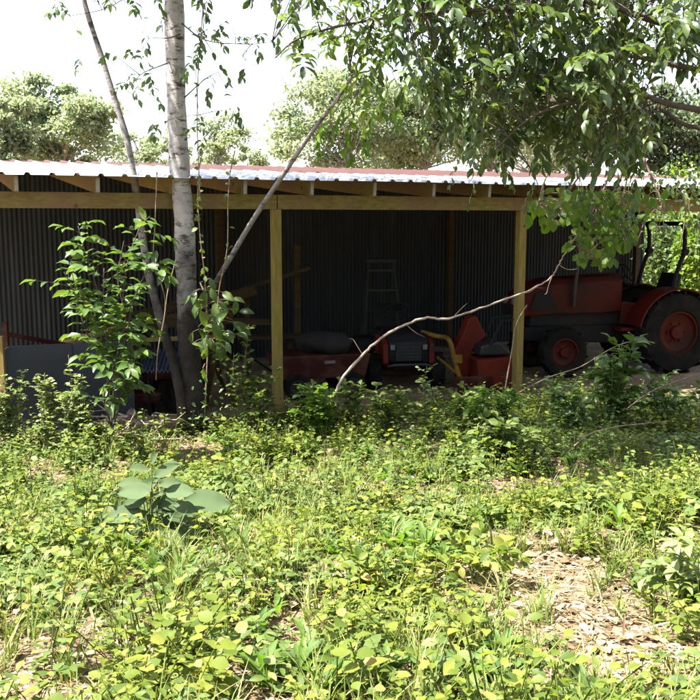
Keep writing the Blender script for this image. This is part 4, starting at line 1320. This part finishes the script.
for i, (a, b, lab) in enumerate((((64, 424), (120, 440), 'bleached fallen stick lying at the front of the brush heap'), ((290, 476), (300, 490), 'short pale stick lying on bare soil right of the broadleaf plant'), ((230, 615), (244, 640), 'thin dry stick on the litter in the lower left'), ((640, 452), (600, 440), 'thin dead twig lying in the shade at the right'))):
    p, q_ = G(*a), G(*b); p.z += .05; q_.z += .03
    mb = MB(); mb.tube(smooth_path([p, (p + q_) / 2 + rv(.02) + Vector((0, 0, .02)), q_], 4), lerp_r([.011, .009, .005], 9), 6)
    tag(obj('fallen_stick', mb, M['dead_stick'], smooth=50), lab, 'stick', 'fallen sticks')

# ------------------------------------------------------------------ ground cover (uncountable)
def proto_weed(nst, h, size, kind, per):
    L_ = Leaves(); mb_ = MB()
    for s_ in range(nst):
        a = random.uniform(0, 2 * PI); tilt = random.uniform(.1, .75)
        d = Vector((math.cos(a) * tilt, math.sin(a) * tilt, 1)).normalized()
        p = Vector((random.uniform(-.05, .05), random.uniform(-.05, .05), -.01)); l = h * random.uniform(.5, 1.1)
        pts = [p.copy()]
        for k in range(per):
            p = p + d * l / per; d = (d + rv(.16)).normalized(); pts.append(p.copy())
            b = random.uniform(0, 2 * PI)
            for kk in range(2 if random.random() < .6 else 1):
                b += 2.4
                ld = Vector((math.cos(b), math.sin(b), random.uniform(-.25, .45)))
                L_.add(p + ld * .012, ld, Vector((0, 0, 1)) + rv(.45), size * random.uniform(.6, 1.2) * (1.1 - .3 * k / per))
        mb_.tube(pts, .0022, 3, cap=False)
    return merge([L_.mesh(kind)]), mb_arrays(mb_)


def proto_trifoliate(nst, h, size):
    L_ = Leaves(); mb_ = MB()
    for s_ in range(nst):
        a = random.uniform(0, 2 * PI); t_ = random.uniform(.2, 1.0)
        d = Vector((math.cos(a) * t_, math.sin(a) * t_, 1)).normalized()
        l = h * random.uniform(.45, 1.1); b0_ = Vector((random.uniform(-.06, .06), random.uniform(-.06, .06), -.01)); p = b0_ + d * l
        mb_.tube([b0_, (b0_ + p) / 2 + Vector((0, 0, .01)), p], .002, 3, cap=False)
        for q_ in (-1.1, 0, 1.1):
            aa = a + q_ + random.uniform(-.2, .2); ld = Vector((math.cos(aa), math.sin(aa), random.uniform(-.35, .15)))
            L_.add(p, ld, Vector((0, 0, 1)) + rv(.35), size * random.uniform(.75, 1.15))
    return merge([L_.mesh('ovate')]), mb_arrays(mb_)


def proto_grass(n, h):
    Vs, Q = [], []
    for i in range(n):
        a = random.uniform(0, 2 * PI); t_ = random.uniform(.05, .6); l = h * random.uniform(.5, 1.15); w = random.uniform(.0022, .0045)
        p = Vector((random.uniform(-.03, .03), random.uniform(-.03, .03), -.01)); d = Vector((math.cos(a) * t_, math.sin(a) * t_, 1)).normalized()
        sd_ = Vector((-math.sin(a), math.cos(a), 0)); b = len(Vs)
        for k in range(4):
            ww = w * (1 - (k / 3) ** 2 * .92)
            Vs += [tuple(p - sd_ * ww), tuple(p + sd_ * ww)]
            p = p + d * l / 3; d = (d + Vector((math.cos(a) * .25, math.sin(a) * .25, -.28 * t_ - .08))).normalized()
        for k in range(3):
            Q.append((b + 2 * k, b + 2 * k + 1, b + 2 * k + 3, b + 2 * k + 2))
    return np.array(Vs), [np.array(Q)]


BARE = []
for (px, py, rx, ry, st) in ((540, 600, .42, 1.1, 1), (595, 660, .42, .6, .97), (525, 550, .26, .6, .9), (650, 640, .25, .4, .7), (140, 630, .35, .35, .75), (300, 478, .5, .5, .85), (130, 470, .55, .6, .8), (70, 500, .4, .5, .5),
                              (195, 452, .7, .7, .97), (160, 462, .6, .5, .85), (560, 480, .5, .4, .6), (640, 470, .4, .4, .6), (130, 436, .5, .35, .9), (225, 455, .4, .4, .7), (640, 560, .3, .35, .5), (470, 470, .35, .35, .5), (250, 560, .3, .3, .4), (420, 458, .55, .6, .92), (285, 482, .8, .75, .95), (525, 488, .65, .6, .9), (390, 500, .6, .5, .85), (622, 476, .5, .6, .9), (60, 480, .5, .6, .85), (350, 470, .5, .3, .7), (400, 500, .4, .25, .6), (90, 470, .5, .4, .6), (215, 490, .4, .3, .6), (520, 500, .4, .3, .6), (600, 500, .4, .3, .5), (60, 600, .3, .35, .6), (190, 600, .25, .3, .6), (330, 660, .2, .25, .5), (420, 640, .15, .2, .4), (30, 520, .3, .3, .5), (300, 545, .25, .3, .5)):
    q = G(px, py); BARE.append((q.x, q.y, rx, ry, st))


def bare(x, y):
    m_ = 0
    for (bx_, by_, rx, ry, st) in BARE:
        e = ((x - bx_) / rx) ** 2 + ((y - by_) / ry) ** 2
        m_ = max(m_, st * math.exp(-e ** 1.5 * .6))
    return min(1, m_ * (.7 + .6 * mnoise.noise(Vector((x * 4.5, y * 4.5, 12.0)))) if m_ < .85 else m_)


def scatter(protos, n, smin, smax, accept, tilt=.15):
    out = []
    cnt = 0; tries = 0
    Vb, Fb = [], {}
    off = 0
    while cnt < n and tries < n * 20:
        tries += 1
        y = 2.2 + (10.8 - 2.2) * math.sqrt(random.random() * .92 + .08) if random.random() < .55 else random.uniform(2.2, 10.5)
        hw = .46 * y + .35
        x = random.uniform(-hw, hw)
        if sd(x, y) > -.12: continue
        if random.random() > accept(x, y): continue
        sel = pn(x, y, .85, 31.0 + len(protos)) * 1.6 - .3 + random.uniform(-.12, .12)
        V_, fs_ = protos[int(min(.999, max(0, sel)) * len(protos))]
        a = random.uniform(0, 2 * PI); s_ = random.uniform(smin, smax) * (.65 + .75 * pn(x, y, 1.3, 77.0))
        R_ = np.array(Matrix.Rotation(random.uniform(-tilt, tilt), 3, 'X') @ Matrix.Rotation(a, 3, 'Z'))
        Vb.append(V_ @ R_.T * s_ + np.array((x, y, g(x, y))))
        for f in fs_:
            Fb.setdefault(f.shape[1], []).append(f + off)
        off += len(V_); cnt += 1
    return np.concatenate(Vb), [np.concatenate(Fb[k]) for k in sorted(Fb)]


def pn(x, y, s_, o_):
    return .5 + .5 * mnoise.noise(Vector((x * s_, y * s_, o_)))


def both(pr):
    return [merge([a, b]) for a, b in pr]


acc = lambda x, y: (1 - bare(x, y)) * min(1, max(.04, (pn(x, y, 1.9, 3.1) - .43) * 4.0))
broad = both([proto_weed(random.randint(3, 5), random.uniform(.14, .30), random.uniform(.036, .056), k, 5) for k in ('ovate', 'ovate', 'round', 'long', 'ovate', 'long')])
tri = both([proto_trifoliate(random.randint(7, 12), random.uniform(.12, .26), random.uniform(.04, .06)) for _ in range(5)])
V, fs = scatter(broad, 1650, .45, 1.25, acc)
tag(npobj('ground_cover', V, fs, M['leaf_cover']), 'sunlit low broad-leaved ground cover over the whole slope', 'ground cover', kind='stuff')
acc2 = lambda x, y: (1 - bare(x, y)) * min(1, max(.03, (pn(x, y, 1.5, 9.4) - .43) * 4.0))
V, fs = scatter(tri, 1250, .45, 1.25, acc2)
tag(npobj('creeper_cover', V, fs, M['leaf_weed']), 'three-leaved creeper spreading between the other weeds', 'creeper', kind='stuff')
rosette = []
for _ in range(4):
    L_ = Leaves(); mb_ = MB()
    for q_ in range(random.randint(9, 15)):
        a = random.uniform(0, 2 * PI); L_.add((0, 0, .01 + .05 * random.random()), (math.cos(a), math.sin(a), random.uniform(.3, 1.6)), Vector((-math.cos(a), -math.sin(a), .9)) + rv(.3), random.uniform(.07, .13))
    rosette.append(merge([L_.mesh('lance')]))
acc5 = lambda x, y: (1 - .8 * bare(x, y)) * min(1, max(.02, (pn(x, y, 1.4, 52.0) - .45) * 4))
V, fs = scatter(rosette, 520, .6, 1.3, acc5)
tag(npobj('herb_cover', V, fs, M['leaf_fresh']), 'fresh green narrow-leaved herbs in loose patches', 'herbs', kind='stuff')
tall = both([proto_weed(random.randint(2, 3), random.uniform(.34, .5), .05, 'ovate', 8) for _ in range(4)])
acc3 = lambda x, y: (1 - bare(x, y)) * (ss(5.0, 9.0, y) * .8 + .05) * min(1, max(.05, (pn(x, y, 1.0, 5.5) - .2) * 2))
V, fs = scatter(tall, 640, .6, 1.25, acc3)
tag(npobj('weed_cover', V, fs, M['leaf_weed']), 'thin upright weeds thickening toward the shed front', 'weeds', kind='stuff')
gras = [proto_grass(18, .22) for _ in range(5)]
acc4 = lambda x, y: (1 - .5 * bare(x, y)) * max(.05, pn(x, y, 1.1, 21) - .2) * (1.6 - ss(4, 9, y))
V, fs = scatter(gras, 1700, .4, 1.3, acc4)
tag(npobj('grass', V, fs, M['grass']), 'thin grass tufts growing among the weeds', 'grass', kind='stuff')
# litter: curled dry leaves and straw
n = 40000
pp, dd, nn_ = [], [], []
while len(pp) < n:
    y = random.uniform(2.2, 10.6); hw = .46 * y + .3; x = random.uniform(-hw, hw)
    if sd(x, y) > .3: continue
    if random.random() > .55 + .45 * bare(x, y): continue
    a = random.uniform(0, 2 * PI)
    pp.append((x, y, g(x, y) + random.uniform(.004, .022))); dd.append((math.cos(a), math.sin(a), random.uniform(-.15, .25))); nn_.append(tuple(Vector((0, 0, 1)) + rv(.45)))
ssz = rng.uniform(.012, .04, n) * rng.choice([.7, 1, 1, 1.9], n)
k1 = n // 2
A = leaf_arrays(np.array(pp[:k1]), np.array(dd[:k1]), np.array(nn_[:k1]), ssz[:k1], 'ovate')
LEAF['straw'] = leaf_template(.06, .005, .03)
B = leaf_arrays(np.array(pp[k1:]), np.array(dd[k1:]), np.array(nn_[k1:]), ssz[k1:] * 3.2, 'straw')
V, fs = merge([A, B])
tag(npobj('leaf_litter', V, fs, M['litter'], smooth=False), 'dry brown leaves and straw on the bare patches', 'leaf litter', kind='stuff')

# ------------------------------------------------------------------ trees and bushes beyond the shed
def far_tree(name, label, px, Y, ytop, halfpx, ybot, nleaf, size, leafmat='leaf_far', nb=14, group='trees beyond the shed', density_gap=.5, seed=1):
    random.seed(seed)
    c = P(px, (ytop + ybot) / 2, Y)
    Wd = halfpx / F * Y
    zt = P(px, ytop, Y).z; zb = P(px, ybot, Y).z
    zc_, hz = (zt + zb) / 2, (zt - zb) / 2
    gz_ = g(c.x, Y)
    t_ = thing(name, label, 'tree', (0, 0, 0), 0, group)
    mb_ = MB(); Lv_ = Leaves()
    b0_ = Vector((c.x + random.uniform(-.3, .3), Y, gz_ - .2)); top_ = Vector((c.x + random.uniform(-.15, .15) * Wd, Y, zc_ + .55 * hz))
    tp_ = smooth_path([b0_, Vector((c.x - .04 * Wd, Y, (gz_ + zb) / 2)), Vector((c.x + .05 * Wd, Y, zc_ - .4 * hz)), top_], 6); R_ = max(.08, Wd * .032)
    mb_.tube(tp_, lerp_r([R_ * 1.5, R_ * 1.15, R_ * .8, R_ * .2], len(tp_)), 8)
    clumps = []
    for k in range(nb):
        for _ in range(50):
            v = rv(1)
            if .15 < v.length < 1: break
        v = v * (.62 + .75 * (.5 + .5 * mnoise.noise(v.normalized() * 1.6 + Vector((seed * 3.7, 0, 0)))))
        q_ = Vector((c.x + v.x * Wd * .98, Y + v.y * Wd * .8, zc_ + v.z * hz * .98))
        clumps.append((q_, random.uniform(.12, .30) * min(Wd, hz * 1.2)))
        f_ = tp_[min(len(tp_) - 2, int(len(tp_) * (.55 + .4 * max(0, v.z) * random.random())))]
        mb_.tube(bez(f_, f_ * .5 + q_ * .5 + Vector((0, 0, -.12 * hz)), q_, 6), lerp_r([R_ * .42, R_ * .2, R_ * .05], 7), 5, cap=False)
    pos, dr, nr = [], [], []
    while len(pos) < nleaf:
        q_, r_ = random.choice(clumps)
        v = Vector((random.gauss(0, 1), random.gauss(0, 1), random.gauss(0, .5)))
        if v.length > 2.1: continue
        v = v * r_ * .8
        pos.append(tuple(q_ + v)); dr.append(tuple(rv(1) + v.normalized() * .4 + Vector((0, 0, -.3)))); nr.append(tuple(Vector((0, 0, 1)) + rv(.8)))
    obj('trunk', mb_, M['bark_far'], t_, smooth=60)
    V_, f_ = leaf_arrays(np.array(pos), np.array(dr), np.array(nr), np.random.default_rng(seed).uniform(.6, 1.25, nleaf) * size, 'ovate')
    npobj('crown', V_, f_, M[leafmat], t_)
    return t_


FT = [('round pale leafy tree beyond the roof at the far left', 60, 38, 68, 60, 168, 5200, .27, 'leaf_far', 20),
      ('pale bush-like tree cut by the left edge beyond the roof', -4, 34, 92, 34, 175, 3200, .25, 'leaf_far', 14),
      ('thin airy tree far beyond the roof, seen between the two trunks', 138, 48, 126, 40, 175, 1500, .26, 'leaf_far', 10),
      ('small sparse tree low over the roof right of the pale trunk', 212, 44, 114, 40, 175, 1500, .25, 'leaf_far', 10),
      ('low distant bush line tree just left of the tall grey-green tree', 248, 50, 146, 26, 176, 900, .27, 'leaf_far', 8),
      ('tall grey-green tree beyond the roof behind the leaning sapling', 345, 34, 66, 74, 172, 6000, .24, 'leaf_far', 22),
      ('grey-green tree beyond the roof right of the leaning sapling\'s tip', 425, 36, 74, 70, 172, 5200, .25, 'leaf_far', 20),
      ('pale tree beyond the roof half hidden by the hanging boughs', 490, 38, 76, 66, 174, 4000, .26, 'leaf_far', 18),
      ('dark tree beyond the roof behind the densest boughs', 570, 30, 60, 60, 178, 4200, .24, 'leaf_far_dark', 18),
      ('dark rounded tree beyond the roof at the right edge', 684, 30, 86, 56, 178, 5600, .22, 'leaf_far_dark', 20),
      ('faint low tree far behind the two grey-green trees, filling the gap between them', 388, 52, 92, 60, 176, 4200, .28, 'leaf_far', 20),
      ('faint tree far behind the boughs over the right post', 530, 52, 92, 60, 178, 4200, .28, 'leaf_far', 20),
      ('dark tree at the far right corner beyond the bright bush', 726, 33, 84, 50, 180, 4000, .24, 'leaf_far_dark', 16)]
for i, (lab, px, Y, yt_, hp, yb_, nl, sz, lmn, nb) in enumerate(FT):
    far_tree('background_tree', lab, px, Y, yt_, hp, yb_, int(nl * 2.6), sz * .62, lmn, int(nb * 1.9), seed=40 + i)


def bush(label, px, Y, ytop, halfpx, n_, size, seed, leafmat='leaf_bush', group='sunlit bushes past the right end of the shed'):
    random.seed(seed)
    top = P(px, ytop, Y); W = halfpx / F * Y; gz_ = g(top.x, Y); H_ = top.z - gz_
    t_ = thing('bush', label, 'bush', (0, 0, 0), 0, group)
    mb_ = MB(); Lv_ = Leaves()
    for k in range(9):
        a = random.uniform(0, 2 * PI); q_ = random.uniform(.2, .9)
        tip = Vector((top.x + math.cos(a) * W * q_, Y + math.sin(a) * W * q_, gz_ + H_ * random.uniform(.6, 1)))
        mb_.tube(bez(Vector((top.x, Y, gz_ - .1)), Vector((top.x + math.cos(a) * W * .2, Y, gz_ + H_ * .5)), tip, 6), lerp_r([.03, .015, .005], 7), 5, cap=False)
    for k in range(n_):
        a = random.uniform(0, 2 * PI); rr = W * math.sqrt(random.random()); z_ = gz_ + H_ * (random.random() ** .7) * (1 - .35 * (rr / W) ** 2) * random.uniform(.9, 1.06)
        Lv_.add((top.x + rr * math.cos(a), Y + rr * math.sin(a), z_), rv(1) + Vector((0, 0, -.2)), Vector((0, 0, 1)) + rv(.7), size * random.uniform(.6, 1.2))
    obj('stem', mb_, M['bark_far'], t_, smooth=60)
    V_, f_ = Lv_.mesh('ovate'); npobj('foliage', V_, f_, M[leafmat], t_)


bush('bright yellow-green bush rising over the roof at the right', 682, 24, 160, 38, 5200, .12, 71)
bush('shaded green bush seen under the roof behind the roll bar', 668, 22, 212, 26, 3000, .12, 72, 'leaf_canopy')
bush('bright green bush at the right edge behind the rear wheel', 706, 21, 205, 30, 3400, .12, 73)
bush('large green bush beyond the right end, mostly outside the frame', 760, 23, 170, 45, 3800, .13, 74)
bush('tall green bush far behind the back wall\'s right end', 640, 28, 190, 36, 3000, .14, 75)
random.seed(99)
# unseen mass of wood foliage added behind and beside the viewer to block skylight
Lv = Leaves()
for (cx, cy, cz, rx, rz_, n_) in ((-7, -8, 5, 4, 5, 1500), (0, -10, 6, 4.5, 6, 1900), (6.5, -7, 5, 4, 5.5, 1800), (10, -1.5, 4.5, 3.2, 5, 1700), (10.5, 4.5, 4.5, 2.8, 4.8, 1600), (12.5, 10, 4, 2.5, 4.2, 1200), (-13, -3, 3, 3, 3.4, 1000)):
    for k in range(n_):
        v = rv(1)
        v = v.normalized() * (random.random() ** .4)
        Lv.add((cx + v.x * rx, cy + v.y * rx, max(.3, cz + v.z * rz_)), rv(1), Vector((0, 0, 1)) + rv(.9), random.uniform(.3, .6))
V, fs = Lv.mesh('ovate')
tag(npobj('unseen_wood_blocker', V, fs, M['leaf_far_dark']), 'unseen dark foliage mass added behind the viewer to cut skylight on the shed', 'wood', kind='stuff')

# ------------------------------------------------------------------ light, sky, camera
az_, el_ = Vector((-0.95, -0.30, 0)).normalized(), math.radians(62)
sdir = Vector((az_.x * math.cos(el_), az_.y * math.cos(el_), math.sin(el_)))
sun = bpy.data.lights.new('sun', 'SUN'); sun.energy = 5.0; sun.angle = math.radians(.55); sun.color = (1, .95, .87)
so = bpy.data.objects.new('sun', sun); C.objects.link(so)
so.rotation_euler = sdir.to_track_quat('Z', 'Y').to_euler()
so.location = (-6, 0, 12)

w = bpy.data.worlds.new('World'); sc.world = w; w.use_nodes = True
nt = w.node_tree; nt.nodes.clear()
out = nt.nodes.new('ShaderNodeOutputWorld'); bg = nt.nodes.new('ShaderNodeBackground'); sky = nt.nodes.new('ShaderNodeTexSky')
sky.sky_type = 'NISHITA'; sky.sun_disc = False
sky.sun_elevation = el_; sky.sun_rotation = math.atan2(sdir.x, sdir.y)
sky.air_density = 1.0; sky.dust_density = 3.0; sky.ozone_density = 1.0
bg.inputs['Strength'].default_value = .10
hz = nt.nodes.new('ShaderNodeMixRGB'); hz.inputs['Fac'].default_value = .4; hz.inputs['Color2'].default_value = (4.2, 4.3, 4.6, 1)
nt.links.new(sky.outputs[0], hz.inputs['Color1']); nt.links.new(hz.outputs[0], bg.inputs[0]); nt.links.new(bg.outputs[0], out.inputs[0])

cam = bpy.data.cameras.new('camera'); co = bpy.data.objects.new('camera', cam); C.objects.link(co)
cam.sensor_fit = 'HORIZONTAL'; cam.sensor_width = 36; cam.lens = 36 * F / 700
cam.clip_start = .05; cam.clip_end = 2000
co.location = (0, 0, ZC); co.rotation_euler = (PI / 2 - PITCH, 0, 0)
sc.camera = co
sc.view_settings.view_transform = 'Standard'; sc.view_settings.look = 'None'; sc.view_settings.gamma = 1; sc.view_settings.use_curve_mapping = False
sc.view_settings.exposure = 2.68
try:
    sc.cycles.max_bounces = 8; sc.cycles.transmission_bounces = 4; sc.cycles.diffuse_bounces = 4
except Exception:
    pass
